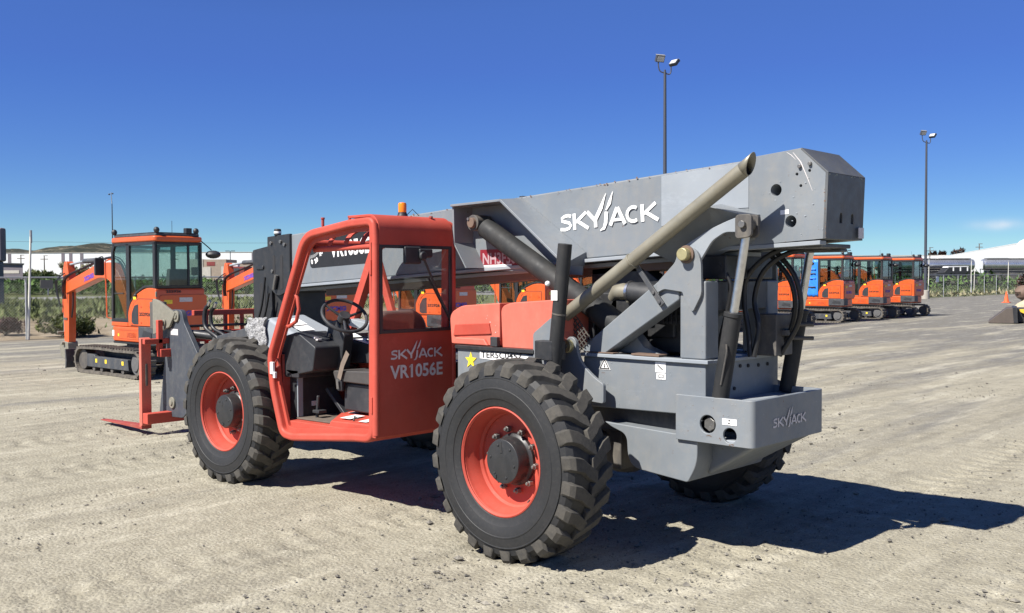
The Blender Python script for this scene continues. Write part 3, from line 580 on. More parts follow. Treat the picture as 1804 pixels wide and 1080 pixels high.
for k, (za, zb) in enumerate(((7.2, 5.9), (5.6, 4.9))):
    T = site('power_line', -55, 112, ['upper thin power line crossing the sky over the warehouse', 'lower thin power line crossing the sky over the warehouse'][k], 'power line')
    MB().tube([(x, 0, za+(zb-za)*(x+40)/80-.4+((x/40)**2)*.4) for x in range(-40, 44, 5)], .014, 5).build('wire', 'pole_dark', T)
# ------------------------------------------------------------------ yard lamps
def yard_lamp(x, y, label, base=True):
    T = empty('yard_lamp', (x, y, 0), ROTZ); tag(T, label, 'lamp post', 'twin floodlight yard lamps')
    MB().tube([(0, 0, 0), (0, 0, 6), (0, 0, 11.9)], [.11, .095, .07], 16).build('pole', 'pole_dark', T)
    ar_ = MB().tube(smooth_path([(-.33, 0, 12.42), (-.31, 0, 12.10), (-.22, 0, 11.92), (0, 0, 11.84), (.20, 0, 11.78), (.29, 0, 11.88), (.30, 0, 12.15)]), .032, 8); ar_.cyl((0, 0, 11.75), (0, 0, 12.0), .05, seg=10).build('bracket_arm', 'pole_dark', T)
    for sx, zz, ax_, az in ((-.24, 12.55, .5, .35), (.45, 12.35, -.75, -.9)):
        M_ = Matrix.Translation((sx, 0, zz)) @ Matrix.Rotation(az, 4, 'Z') @ Matrix.Rotation(ax_, 4, 'X')
        h = MB().box(-.23, .23, -.07, .10, -.17, .17, M_).build('floodlight', 'pole_dark', T, .02); MB().box(-.19, .19, -.08, -.069, -.13, .13, M_).build('lens', 'light_lens', h); MB().box(-.24, .24, -.05, .11, .171, .185, M_).build('visor', 'galvanised', h)
    if base: MB().lathe([(0, .30), (.66, .29), (.68, .24), (.68, .001)], 0, 0, 0, 20, 'z').build('concrete_base', 'concrete', T, .01)
yard_lamp(23.7, -34.3, 'tall yard lamp with two floodlights rising straight behind the grey boom'); yard_lamp(24.15, -68.95, 'tall yard lamp with two floodlights and a concrete foot, after the last excavator')
# ------------------------------------------------------------------ chain link fence
T = empty('chain_link_fence', (25.9, -5, 0)); tag(T, 'long grey chain link fence with top rail along the far side of the yard', 'fence')
mb = MB(); H_ = 1.83
def wires(y0, y1, st, rad):
    y = y0
    while y > y1:
        for sg in (1, -1):
            a, b_ = (0, y, .03), (0, y-sg*H_*1.0, H_-.03)
            v_ = [mb.bm.verts.new(p) for p in ((a[0]-rad, a[1], a[2]), (a[0]+rad, a[1]-rad, a[2]), (a[0]+rad, a[1]+rad, a[2]), (b_[0]-rad, b_[1], b_[2]), (b_[0]+rad, b_[1]-rad, b_[2]), (b_[0]+rad, b_[1]+rad, b_[2]))]
            for q in ((0, 1, 4, 3), (1, 2, 5, 4), (2, 0, 3, 5)): mb._f([v_[i] for i in q])
        y -= st
wires(12, -32, .085, .0014); wires(-32, -110, .20, .002)
mb.build('wire_mesh', 'galvanised', T, smooth=0, weld=False)
MB().tube([(0, 12, H_), (0, -110, H_)], .024, 8).build('top_rail', 'galvanised', T)
pm = None
y = 9.9
while y > -110:
    if pm is None: pm = MB().tube([(0.03, 0, 0), (.03, 0, H_+.03)], .035, 10).build('post', 'galvanised', T); o = pm
    else: o = pm.copy(); COL.objects.link(o)
    o.location = (0, y, 0); y -= 3.3
tag(T)
p0_ = empty('marker_pole', (25.75, -5.1, 0)); MB().tube([(0, .12, 0), (0, 0, 3.2)], [.035, .03], 10).build('pole', 'pole_white', p0_); MB().tube([(0, 0, 2.85), (0, 0, 3.22)], .036, 10).build('pole_sleeve', 'galvanised', p0_)
tag(p0_, 'tall thin white pole leaning on the fence at the left', 'pole', 'tall white poles along the fence')
names = {6: 'tall thin white pole just right of the concrete footed lamp post', 7: 'tall thin white pole behind the yard, below the gap of the tanker trailers', 8: 'tall thin white pole rising directly behind the orange cone', 9: 'tall thin white pole near the right edge beyond the cone'}
for k, yy in ((6, -73.9), (7, -83.6), (8, -93.6), (9, -99.5)):
    q = copy_tree(p0_); q.location = (25.75, yy+.0, 0); tag(q, names[k], 'pole')
for k, (yy, xx, lb) in enumerate(((-90.5, 27.8, 'short thin white pole behind the left side of the cone'), (-94.5, 24.2, 'short thin white pole slightly tilted, right of the cone'))):
    T = empty('stake', (xx, yy, 0)); MB().tube([(0, .1, 0), (0, -.05, 2.5)], .035, 8).build('pole', 'pole_white', T); tag(T, lb, 'pole')
T = empty('fence_sign', (25.85, -5.32, 0)); MB().box(-.02, .0, -.42, -.05, 1.50, 1.76).build('panel', 'tan_steel', T, .004); MB().box(0.0, .012, -.3, -.26, 1.3, 1.75).build('strap', 'galvanised', T); tag(T, 'faded brown sign board tied to the fence beside the white pole', 'sign')
T = empty('fence_sign', (25.85, -75.8, 0)); MB().box(-.02, .0, -.45, .15, 1.25, 1.7).build('panel', 'white', T, .004); MB().box(0.0, .012, -.2, -.16, 1.2, 1.75).build('strap', 'galvanised', T); tag(T, 'small white sign board on the fence right of the lamp post', 'sign')
# cone
T = empty('traffic_cone', (16.3, -62.0, 0)); tag(T, 'orange traffic cone at the edge of the gravel, far right', 'traffic cone'); MB().prism(rounded([(-.24, -.24), (.24, -.24), (.24, .24), (-.24, .24)], .05), 0, .035, 'z').build('base', 'cone_orange', T, .005)
MB().lathe([(.036, .17), (.10, .15), (.70, .035), (.74, .03), (.74, .0001)], 0, 0, 0, 20, 'z').build('body', 'cone_orange', T, .004)
# loader bucket and front of the loader
T = site('skid_loader', 18.84, 36.16, 'skid loader cut off by the right edge, its brown bucket lying on the gravel', 'loader', None, -.466)
MB().prism([(-.86, .03), (-.80, .01), (.0, .01), (-.02, .58), (-.25, .56), (-.84, .06)], -.95, .95).build('bucket', 'bucket_steel', T, .012)
MB().prism([(-.02, .02), (.12, .02), (.10, .60), (-.06, .60)], -.97, .97).build('back_plate', 'black_paint', T, .01)
MB().prism(rounded([(.20, .42), (.16, .52), (.42, .54), (.52, .40), (.44, .10), (.34, .08), (.33, .36)], .03), -.75, -.62).build('quick_attach', 'yellow_paint', T, .01); MB().prism(rounded([(.20, .42), (.16, .52), (.42, .54), (.52, .40), (.44, .10), (.34, .08), (.33, .36)], .03), .62, .75).build('quick_attach', 'yellow_paint', T, .01)
MB().box(.12, .55, -.60, .60, .05, .56).build('attach_frame', 'black_paint', T, .02)
MB().prism(rounded([(.55, .35), (.75, 1.3), (2.6, 1.5), (3.0, 1.3), (3.0, .35)], .08), -.55, .55).build('body', 'yellow_paint', T, .03); MB().box(1.0, 2.2, -.5, .5, 1.5, 2.1).build('cab', 'black_paint', T, .03)
for y in (-.75, .58): MB().prism(rounded([(.5, .42), (.55, .62), (2.4, 1.45), (2.6, 1.25), (.75, .40)], .05), y, y+.14).build('lift_arm', 'yellow_paint', T, .01)
for x in (1.15, 2.4):
    for y in (-.86, .56): 
        o = MB().cyl((x, y, .42), (x, y+.3, .42), .42, seg=24).build('wheel', 'tyre_rubber', T, .03); MB().cyl((x, y-.01, .42), (x, y+.31, .42), .22, seg=20).build('rim', 'yellow_paint', o, .01)
# boulders behind
for k, (r_, d_, s_, mt, lb) in enumerate(((24.85, 46.5, .50, 'tan_rock', 'pale tan boulder at the right edge above the loader bucket'), (25.6, 47.2, .6, 'tan_rock', 'second tan boulder, half out of the picture at the right edge'), (25.7, 48.2, .5, 'rusty_steel', 'dark brown boulder lying on top of the tan ones'))):
    mb = MB(); mb.sphere((0, 0, 0), s_, 14)
    for v_ in mb.bm.verts: 
        n_ = vnoise(np.array([v_.co.x*3+k*7]), np.array([v_.co.y*3+v_.co.z*4]), 60+k)[0]; v_.co *= (1+.5*n_); v_.co.z *= .75
    T = mb.build('boulder', mt, None, smooth=25); T.location = (*W(r_, d_), [.25, .3, .95][k]); tag(T, lb, 'boulder')
bush('edge_bush', 27.0, 50, 1.1, 2.0, 900, 'leaf_brown', 'dark scraggly bush behind the boulders at the right edge', size=.14, seed=14)
# ================================================================== TELEHANDLER
TH = empty('telehandler', (1.5, 0, 0))
tag(TH, 'large grey and red telehandler with open cab and big lugged tyres, fills the yard', 'telehandler')
INV = Matrix.Translation((-1.5, 0, 0))
def P(o, parent=None):
    """attach a part built in world coordinates to the telehandler (or to one of its parts)"""
    o.parent = parent or TH; o.matrix_parent_inverse = Matrix() if parent else INV; return o
WB = 3.398
# ---- wheels
def make_wheel():
    # centred at the origin, outer side +y, axle along y
    rim = MB().lathe([(.012, .02), (.012, .17), (.020, .285), (.035, .287), (.05, .300), (.10, .305), (.125, .322), (.150, .326), (.158, .345), (.168, .346), (.172, .338), (.162, .328), (.148, .335), (.02, .312), (-.06, .30), (-.15, .325), (-.165, .345), (-.17, .35), (-.16, .33), (-.06, .292), (-.02, .28), (-.012, .17), (-.012, .02)], 0, 0, 0, 64)
    o = rim.build('wheel', 'red_paint', None, 0, 30)
    prof = [(-.150, .335), (-.168, .350), (-.185, .40), (-.200, .455), (-.198, .51), (-.192, .535), (-.188, .536), (-.180, .575), (-.150, .604), (-.06, .612),
            (.06, .612), (.150, .604), (.180, .575), (.188, .536), (.192, .535), (.195, .533), (.196, .528), (.1945, .524), (.199, .50), (.2015, .47), (.2045, .467), (.2045, .460), (.2015, .457), (.199, .43), (.190, .40), (.186, .398), (.180, .385), (.172, .352), (.150, .335)]
    ty = MB().lathe(prof, 0, 0, 0, 96, caps=False).build('tyre', 'tyre_rubber', o, 0, 25)
    lg = MB(); N = 24; RT = .640
    def pt(y, a, q): return Vector((q*math.cos(a), y, q*math.sin(a)))
    rnd = random.Random(3)
    for side_ in (1, -1):
        for i in range(N):
            a0 = 2*math.pi*(i + (0.5 if side_ < 0 else 0))/N
            # stations: y, angular centre offset, half width, base radius, top radius
            st = [(.1975, 0.0, .066, .545, .556), (.190, 0.0, .070, .555, .606), (.166, .010, .078, .585, .633), (.100, .045, .076, .60, RT), (.060, .095, .080, .60, RT), (-.024, .180, .074, .60, RT)]
            rows = []
            for (y, da, hw, rb_, rt_) in st:
                e = 1
                dw = hw*.80
                j = rnd.uniform(-.003, .003)
                # cross section in angle: base wide, top narrow
                rows.append([lg.bm.verts.new(pt(side_*y, a0+da-hw*1.12+j, rb_)), lg.bm.verts.new(pt(side_*y, a0+da-dw+j, rt_)), lg.bm.verts.new(pt(side_*y, a0+da+dw+j, rt_)), lg.bm.verts.new(pt(side_*y, a0+da+hw*1.12+j, rb_))])
            for A, B in zip(rows, rows[1:]):
                for k in range(3): lg._f([A[k], A[k+1], B[k+1], B[k]])
            lg._f(rows[0]); lg._f(rows[-1][::-1])
    lg.build('tread', 'tread_rubber', ty, .004, 28, 1)
    hub = MB().lathe([(-.02, .165), (.035, .165), (.045, .150), (.050, .146), (.125, .144), (.140, .138), (.143, .120), (.143, .0001)], 0, 0, 0, 48)
    hub.box(-.01, .01, .140, .146, .05, .125); hub.box(.06, .085, .140, .149, -.105, -.08)
    for k in range(6):
        a = 2*math.pi*k/6+.3; hub.cyl((.105*math.cos(a), .14, .105*math.sin(a)), (.105*math.cos(a), .148, .105*math.sin(a)), .009, seg=8)
    hub.build('hub', 'black_paint', o, .004, 40)
    for k in range(10):
        a = 2*math.pi*(k+.35)/10; x, z = .195*math.cos(a), .195*math.sin(a)
        nb = MB().cyl((x, .03, z), (x, .062, z), .021, .019, 6); nb.cyl((x, .06, z), (x, .078, z), .012, .010, 8)
        nb.build('wheel_nut', 'steel', o, .002, 30)
    MB().cyl((-.10, .03, -.255), (-.115, .065, -.262), .006, .005, 8).build('valve_stem', 'dark_steel', o)
    return o
wheel0 = make_wheel()
for i, (x, y, rz, spin) in enumerate(((0, 1.128, 0, .12), (WB, 1.128, R(2.0), .5), (0, -1.128, math.pi, .3), (WB, -1.128, math.pi, .9))):
    o = wheel0 if i == 0 else copy_tree(wheel0)
    P(o); o.location = (x, y, .616); o.rotation_mode = 'XYZ'
    o.rotation_euler = (Matrix.Rotation(rz, 4, 'Z') @ Matrix.Rotation(spin, 4, 'Y')).to_euler()
# ---- axles
for x in (0, WB):
    ax_ = MB()
    ax_.cyl((x, -1.12, .616), (x, 1.12, .616), .085, seg=16); ax_.box(x-.17, x+.17, -.28, .28, .44, .80); ax_.cyl((x, .80, .616), (x, 1.14, .616), .17, .17)
    ax_.cyl((x, -.80, .616), (x, -1.14, .616), .17, .17); ax_.sphere((x, 0, .60), .24)
    P(ax_.build('axle', 'dark_steel', None, .01))
# ---- frame
fr = MB()
fr.box(-.80, 5.1, .20, .34, .72, 1.10).box(-.80, 5.1, -.34, -.20, .72, 1.10).box(-.2, 5.0, -.33, .33, .74, .80)
fr.box(4.2, 5.0, -.55, .55, .70, .95)
P(fr.build('main_frame', 'grey_dark_paint', None, .01))
# hood-side frame plate (blue grey) with plate writing and star
fs = MB().prism([(.24, .86), (1.02, .86), (1.02, 1.25), (.24, 1.235)], .62, .70)
P(fs.build('frame_side_plate', 'grey_paint', None, .006))
dk = MB().box(.24, 1.03, .60, .72, 1.245, 1.272); P(dk.build('frame_rail', 'black_paint', None, .004))
o = MB().prism([(.30, 1.17), (.78, 1.185), (.78, 1.235), (.30, 1.222)], .701, .704).build('number_plate', 'decal_white', None); P(o)
t_ = text('plate_writing', 'TER5C0452', side(.765, .706, 1.192, .02), .062, 'decal_black', o, width=.40, bold=.0008)
st = MB(); pts = [(.875 - .062*(1 if k % 2 == 0 else .42)*math.sin(2*math.pi*k/10), 1.165 + .062*(1 if k % 2 == 0 else .42)*math.cos(2*math.pi*k/10)) for k in range(10)]
st.prism(pts, .701, .705); P(st.build('star_sticker', 'decal_yellow'))
# battery / tank box: rear chassis box
tk = MB().prism([(-.955, .905), (-.955, 1.235), (.02, 1.225), (.02, .885)], -.45, .45)
o = tk.build('chassis_box', 'grey_paint', None, .008)
cut(o, [MB().prism(rounded([(.25, 1.12), (.315, 1.12), (.315, 1.20), (.25, 1.20)], .03), -1.1, -.90, 'x')]); P(o)
tp = MB().box(-.985, .03, .40, .475, 1.228, 1.252).box(-.985, .03, -.475, -.40, 1.228, 1.252).box(-.985, -.90, -.40, .40, 1.229, 1.250)
P(tp.build('box_flange', 'grey_light_paint', None, .004))
P(MB().box(-.25, -.02, .40, .47, 1.255, 1.262).box(-.62, -.40, .38, .47, 1.255, 1.268).build('rusty_strip', 'rusty_steel', None, .002))
for (yy, zz) in ((.05, 1.19), (-.05, 1.185), (-.18, 1.18), (-.3, 1.18), (.12, 1.05)):
    P(MB().cyl((-.955, yy, zz), (-.963, yy, zz), .012, seg=10).build('box_bolt', 'dark_void', None))
# warning triangle and labels on the side
tri = MB().prism([(-.115, 1.145), (-.215, 1.145), (-.165, 1.225)], .4505, .4535); o = P(tri.build('warning_triangle', 'decal_white'))
ri = MB().ring([(-.122, 1.149), (-.208, 1.149), (-.165, 1.219)], [(-.134, 1.156), (-.196, 1.156), (-.165, 1.206)], .4535, .455); ri.box(-.168, -.162, .4535, .455, 1.166, 1.186); ri.box(-.17, -.160, .4535, .455, 1.160, 1.168)
ri.build('warning_mark', 'decal_black', o, weld=False)
o = P(MB().prism([(-.58, 1.155), (-.66, 1.155), (-.66, 1.222), (-.58, 1.222)], .4505, .4532).build('label', 'decal_white'))
MB().prism([(-.60, 1.205), (-.64, 1.175), (-.635, 1.17), (-.595, 1.20)], .4532, .454).build('label_mark', 'decal_black', o)
o = P(MB().prism([(-.59, 1.11), (-.66, 1.11), (-.66, 1.15), (-.59, 1.15)], .4505, .4534).build('label', 'decal_white'))
MB().ring([(-.605, 1.12), (-.645, 1.12), (-.645, 1.142), (-.605, 1.142)], [(-.61, 1.124), (-.64, 1.124), (-.64, 1.138), (-.61, 1.138)], .4534, .4542).build('label_mark', 'grey_dark_paint', o)
# belly pod below the box
pod = MB().prism(rounded([(-.16, .795), (-.72, .775), (-.895, .79), (-.895, .60), (-.825, .475), (-.36, .515), (-.345, .725), (-.215, .765)], [0, 0, .0, .08, .02, .12, .05, .03]), -.45, .45)
P(pod.build('belly_tank', 'grey_paint', None, .012))
wd = MB()
wd.hexa([(-.84, .26, .49), (-.84, -.31, .49), (-.84, -.31, .80), (-.84, .26, .80), (-1.27, .36, .742), (-1.27, -.36, .742), (-1.26, -.36, .80), (-1.26, .36, .80)])
P(wd.build('counterweight_underside', 'grey_paint', None, .03))
for y0 in (.18, -.28): P(MB().box(-.90, .0, y0, y0+.10, .78, .92).build('chassis_rail', 'grey_dark_paint', None, .006))
# bumper: a U shaped band with two round holes in the side
bo = rounded([(-.75, .475), (-1.30, .475), (-1.30, -.425), (-.75, -.425)], [.0, .045, .045, .0])
bi = rounded([(-.75, .455), (-1.27, .455), (-1.27, -.395), (-.75, -.395)], [.0, .03, .03, .0])
bmp = MB(); bmp.prism(bo + bi[::-1], .745, 1.03, 'z')
o = bmp.build('rear_bumper', 'grey_paint', None, .005)
cut(o, [MB().cyl((-.985, .3, .862), (-.985, .6, .862), .056, seg=28), MB().cyl((-1.14, .3, .808), (-1.14, .6, .808), .046, seg=28)]); P(o)
MB().cyl((-1.00, .30, .857), (-.985, .455, .86), .044, seg=6).build('tow_pin', 'steel', o, .003)
P(MB().box(-1.268, -.96, -.393, .453, .955, .985).box(-1.268, -.76, -.393, .453, .748, .775).build('bumper_tray', 'grey_light_paint', None, .004))
P(MB().box(-1.268, -.93, -.393, -.37, .78, .95).box(-.96, -.93, -.36, .39, .78, .95).build('bumper_inner', 'grey_dark_paint', None))
o = MB().prism([(-1.09, .872), (-1.19, .872), (-1.19, .910), (-1.09, .910)], .4755, .478).build('label', 'decal_white', None); P(o)
MB().box(-1.145, -1.133, .478, .4788, .896, .904).cyl((-1.137, .478, .884), (-1.137, .4788, .884), .006, seg=8).build('label_mark', 'decal_black', o)
P(logo(rear(-1.3025, .25, .845, .0), .42, 'decal_faded', TH))
# ---- uprights on the box
for y0, y1 in ((.30, .45), (-.45, -.30)): P(MB().box(-.955, -.765, y0, y1, 1.252, 1.74).build('boom_post', 'grey_paint', None, .012))
P(MB().box(-.95, -.78, -.30, .30, 1.55, 1.74).build('post_crossbar', 'grey_dark_paint', None, .01))
pp = rounded([(-.60, 1.66), (-.615, 1.735), (-.75, 1.86), (-.765, 1.93), (-.835, 1.955), (-.905, 1.93), (-.935, 1.86), (-.94, 1.66), (-.875, 1.545), (-.815, 1.625), (-.80, 1.672), (-.66, 1.690)], [.02, .02, .03, .04, .06, .05, .03, .03, .02, .03, .01, .02])
for y0 in (.453, -.475): P(MB().prism(pp, y0, y0+.022).build('pivot_plate', 'grey_paint', None, .005))
o = P(MB().cyl((-.835, .476, 1.905), (-.835, .535, 1.905), .040, seg=24).build('pivot_pin', 'gold_zinc', None, .006))
MB().cyl((-.835, .476, 1.905), (-.835, .49, 1.905), .056, seg=24).build('pin_collar', 'rusty_steel', o, .003)
# diagonal brace
for y0, y1 in ((.32, .45), (-.45, -.32)): P(MB().prism([(.03, 1.252), (.02, 1.30), (-.62, 1.755), (-.76, 1.70), (-.76, 1.62), (-.17, 1.252)], y0, y1).build('diagonal_brace', 'grey_paint', None, .012))
P(MB().prism([(-.14, 1.252), (-.30, 1.38), (-.38, 1.30), (-.52, 1.252)], .20, .30).build('gusset', 'grey_paint', None, .006))
# hinge bracket near the tyre
hb = rounded([(.25, 1.08), (.25, 1.385), (.08, 1.50), (.02, 1.44), (.02, 1.08)], .02); P(MB().prism(hb, .688, .712).build('front_bracket', 'grey_paint', None, .004))
cb = rounded([(.12, 1.28), (.06, 1.37), (.0, 1.35), (-.03, 1.20), (-.16, 1.10), (-.24, 1.06), (-.24, .93), (.14, .95)], [.06, .05, .05, .12, .05, .02, .02, .05]); P(MB().prism(cb, .53, .56).build('curved_bracket', 'grey_paint', None, .005))
o = P(MB().cyl((.055, .56, 1.30), (.055, .60, 1.30), .045, seg=24).build('bracket_pin', 'gold_zinc', None, .006))
MB().cyl((.055, .60, 1.30), (.055, .61, 1.30), .018, seg=8).build('pin_bolt', 'dark_steel', o)
# ---- boom
BS = -.056
def bz(x, z0): return z0 + BS*(x+1.13)   # z on a line parallel to the boom
boom = MB().prism([(3.93, 1.70), (3.93, 2.195), (-1.13, 2.485), (-1.13, 1.965)], -.235, .235)
P(boom.build('boom', 'grey_paint', None, .012))
fl = MB()
for y0, y1 in ((.18, .262), (-.262, -.18)): fl.prism([(3.93, 1.672), (3.93, 1.698), (-1.13, 1.963), (-1.13, 1.937)], y0, y1)
fl.prism([(3.93, 1.640), (3.93, 1.670), (-1.0, 1.925), (-1.0, 1.895)], -.14, .14)
P(fl.build('boom_flange', 'grey_light_paint', None, .005))
P(MB().prism([(3.5, 1.60), (3.5, 1.665), (-.9, 1.915), (-.9, 1.84)], -.12, .12).build('boom_underside_rail', 'rusty_steel', None, .006))
tl = MB().prism([(-1.13, 1.955), (-1.13, 2.495), (-1.475, 2.522), (-1.645, 2.365), (-1.63, 1.985), (-1.45, 1.975)], -.245, .245)
o = tl.build('boom_tail_box', 'grey_paint', None, .006)
cut(o, [MB().cyl((x, .1, z), (x, .4, z), q, seg=28) for x, z, q in ((-1.315, 2.285, .036), (-1.412, 2.092, .036))] + [MB().cyl((x, .2, z), (x, .4, z), .009, seg=12) for x, z in ((-1.45, 2.37), (-1.475, 2.30), (-1.53, 2.385))]
    + [MB().prism([(yy-.018, 2.08), (yy+.018, 2.08), (yy+.018, 2.10)] + [(yy+.018*math.cos(a), 2.12+.022*math.sin(a)) for a in (0, .8, 1.57, 2.3, 3.14)], -1.8, -1.55, 'x') for yy in (.06, -.09)]); P(o)
for (x, z) in ((-1.47, 2.415), (-1.535, 2.425)): P(MB().cyl((x, .245, z), (x, .262, z), .013, .011, 10).build('tail_bolt', 'steel', None, .002))
sc_ = MB(); ribbon(sc_, [(0, 0), (.05, -.06), (.09, -.15), (.125, -.235)], [.002, .006, .004, .0015], side(-1.425, .2465, 2.50), .0)
ribbon(sc_, [(0, 0), (.03, -.02), (.06, -.05)], [.002, .004, .001], side(-1.385, .2465, 2.505), .0)
P(sc_.build('scratch', 'decal_faded', None, smooth=0))
P(MB().prism([(-1.345, 2.135), (-1.40, 2.138), (-1.40, 2.165), (-1.345, 2.162)], .2455, .2475).build('label', 'decal_white'))
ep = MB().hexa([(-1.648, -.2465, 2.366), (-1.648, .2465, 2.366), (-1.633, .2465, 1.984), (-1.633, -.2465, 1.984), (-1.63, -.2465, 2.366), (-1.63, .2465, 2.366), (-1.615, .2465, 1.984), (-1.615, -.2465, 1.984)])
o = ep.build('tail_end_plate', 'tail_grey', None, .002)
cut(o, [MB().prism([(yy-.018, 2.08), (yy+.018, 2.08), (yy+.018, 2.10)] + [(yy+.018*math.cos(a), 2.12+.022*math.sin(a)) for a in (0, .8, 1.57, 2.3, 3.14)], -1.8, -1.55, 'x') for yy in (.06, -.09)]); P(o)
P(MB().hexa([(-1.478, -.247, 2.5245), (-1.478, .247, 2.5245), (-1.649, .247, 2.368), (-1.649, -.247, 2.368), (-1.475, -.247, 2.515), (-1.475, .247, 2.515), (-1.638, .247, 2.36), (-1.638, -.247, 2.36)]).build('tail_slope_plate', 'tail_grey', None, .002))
P(MB().box(-1.655, -1.649, -.215, -.15, 1.995, 2.06).build('label', 'decal_faded'))
P(MB().box(-1.58, -1.10, -.20, .20, 1.935, 1.96).box(-1.55, -1.3, -.22, -.12, 1.915, 1.935).build('tail_underplate', 'grey_dark_paint', None, .006))
P(MB().prism([(-1.10, 1.93), (-1.10, 1.955), (-1.60, 1.975), (-1.60, 1.95)], .17, .25).build('tail_flange', 'grey_light_paint', None, .003))
# lighter grey patch on the boom side
P(MB().prism([(-.475, 2.10), (-.475, 2.434), (-1.125, 2.472), (-1.125, 2.19), (-.86, 2.19)], .2355, .2385).build('patch_plate', 'grey_light_paint', None, .001))
# shielding lever arm above the pivot
A = [(-.52, 1.935), (-.93, 2.205), (-1.215, 2.135), (-1.10, 2.02), (-.82, 1.90)]
Bk = [(-.50, 1.93), (-.90, 2.20), (-1.20, 2.14), (-1.08, 1.99), (-.74, 1.87)]
la = MB()
top = [(-.50, .24, 1.925), (-.93, .24, 2.225), (-1.21, .24, 2.145)]; out = [(-.535, .42, 1.925), (-.95, .42, 2.200), (-1.21, .42, 2.13)]; low = [(-.60, .245, 1.845), (-.92, .245, 1.90), (-1.18, .245, 1.99)]
for i in range(2):
    for q in ((top[i], top[i+1], out[i+1], out[i]), (out[i], out[i+1], low[i+1], low[i]), (low[i], low[i+1], top[i+1], top[i])): la._f([la.bm.verts.new(p) for p in q])
la._f([la.bm.verts.new(p) for p in (top[0], out[0], low[0])]); la._f([la.bm.verts.new(p) for p in (top[2], low[2], out[2])])
P(la.build('lever_arm', 'grey_paint', None, .004))
lg2 = rounded([(-.80, 1.86), (-.78, 1.95), (-.98, 2.055), (-1.10, 2.10), (-1.20, 2.13), (-1.235, 2.09), (-1.20, 2.03), (-1.09, 2.035), (-1.0, 1.985), (-.94, 1.90), (-.90, 1.84)], .03)
for y0 in (.43, -.452): P(MB().prism(lg2, y0, y0+.022).build('lever_link', 'grey_light_paint', None, .004))
# rust and bare chips along edges
crn = random.Random(11)
def chips(name, pts_fn, n, smin, smax, mat):
    mb = MB()
    for k in range(n):
        M_, = (pts_fn(crn.random()),); q = smin+(smax-smin)*crn.random()**2.5; m_ = crn.randint(5, 7); el = crn.uniform(.35, 1.0); ph = crn.random()*6
        vs = [mb.bm.verts.new(M_ @ Vector((q*math.cos(6.283*i/m_+ph)*crn.uniform(.6, 1.2), q*el*math.sin(6.283*i/m_+ph)*crn.uniform(.5, 1.1), .0005+.00012*k))) for i in range(m_)]; mb._f(vs)
    return P(mb.build(name, mat, None, smooth=0, weld=False))
def on_boom(x, z, y=.2355): return side(x, y, z, .056)
chips('edge_rust', lambda f: on_boom(3.9-5.0*f, 2.197+.0572*(3.9-(3.9-5.0*f))-crn.random()**2*.014), 70, .003, .013, 'rusty_steel')
chips('boom_scuffs', lambda f: on_boom(3.7-4.7*f, 1.74+.056*(4.7*f)+crn.random()*.40), 60, .001, .006, 'grey_light_paint')
chips('tail_rust', lambda f: side(-1.14-.48*f, .2455, 1.99+crn.random()*.49*(1-.25*f)), 45, .0015, .007, 'grey_light_paint')
chips('tail_edge_rust', lambda f: side(-1.622-.012*(1-f), .2455, 1.99+.36*f), 26, .002, .008, 'rusty_steel')
chips('tail_edge_rust', lambda f: rear(-1.6495, .24-.48*f, 2.352+crn.random()*.012), 22, .002, .009, 'gold_zinc')
chips('bumper_rust', lambda f: side(-1.0+.04*(crn.random()-.5), .4762, .800-.012*f), 9, .003, .008, 'rusty_steel')
chips('bumper_rust', lambda f: side(-1.15+.03*(crn.random()-.5), .4762, .760-.012*f), 9, .003, .008, 'rusty_steel')
chips('bumper_scuffs', lambda f: side(-.78-.48*f, .4762, .755+crn.random()*.26), 40, .001, .005, 'grey_light_paint')
chips('bumper_scuffs', lambda f: rear(-1.3012, .38-.76*f, .755+crn.random()*.26), 50, .001, .006, 'grey_light_paint')
chips('box_scuffs', lambda f: side(-.0-.94*f, .4512, .92+crn.random()*.28), 40, .001, .005, 'grey_light_paint')
chips('hood_scuffs', lambda f: side(1.05-.42*f, .6625, 1.32+crn.random()*.18), 16, .001, .005, 'decal_faded')
# compensating cylinders at the back
for s_ in (1, -1):
    y = .42*s_; b0 = Vector((-1.035, y, .99)); t0 = Vector((-1.225, y, 2.075)); dv = (t0-b0)
    bar = MB(); bar.cyl(b0, b0+dv*.50, .052, seg=24); bar.cyl(b0+dv*.49, b0+dv*.515, .058, seg=24)
    o = P(bar.build('rear_cylinder', 'dull_black', None, .004))
    MB().cyl(b0+dv*.51, b0+dv*.96, .027, seg=20).build('rod', 'chrome', o)
    ce = MB(); 
    for q in (-.05, .028): ce.prism(rounded([(t0.x-.055, t0.z-.075), (t0.x+.055, t0.z-.085), (t0.x+.055, t0.z+.06), (t0.x-.055, t0.z+.06)], .03), y+q, y+q+.024)
    ce.cyl((t0.x, y-.04, t0.z), (t0.x, y+.04, t0.z), .045, seg=20)
    ce.build('clevis', 'dark_steel', o, .004)
    MB().cyl((t0.x, y+.05, t0.z), (t0.x, y+.075, t0.z), .022, seg=16).build('clevis_pin', 'steel', o, .003)
    if s_ > 0: 
        tb = MB(); tb.tube([b0+Vector((-.04, .05, .12)), b0+dv*.3+Vector((-.03, .06, 0)), b0+dv*.34+Vector((-.02, .06, 0))], .006, 8); tb.build('cylinder_line', 'dark_steel', o)
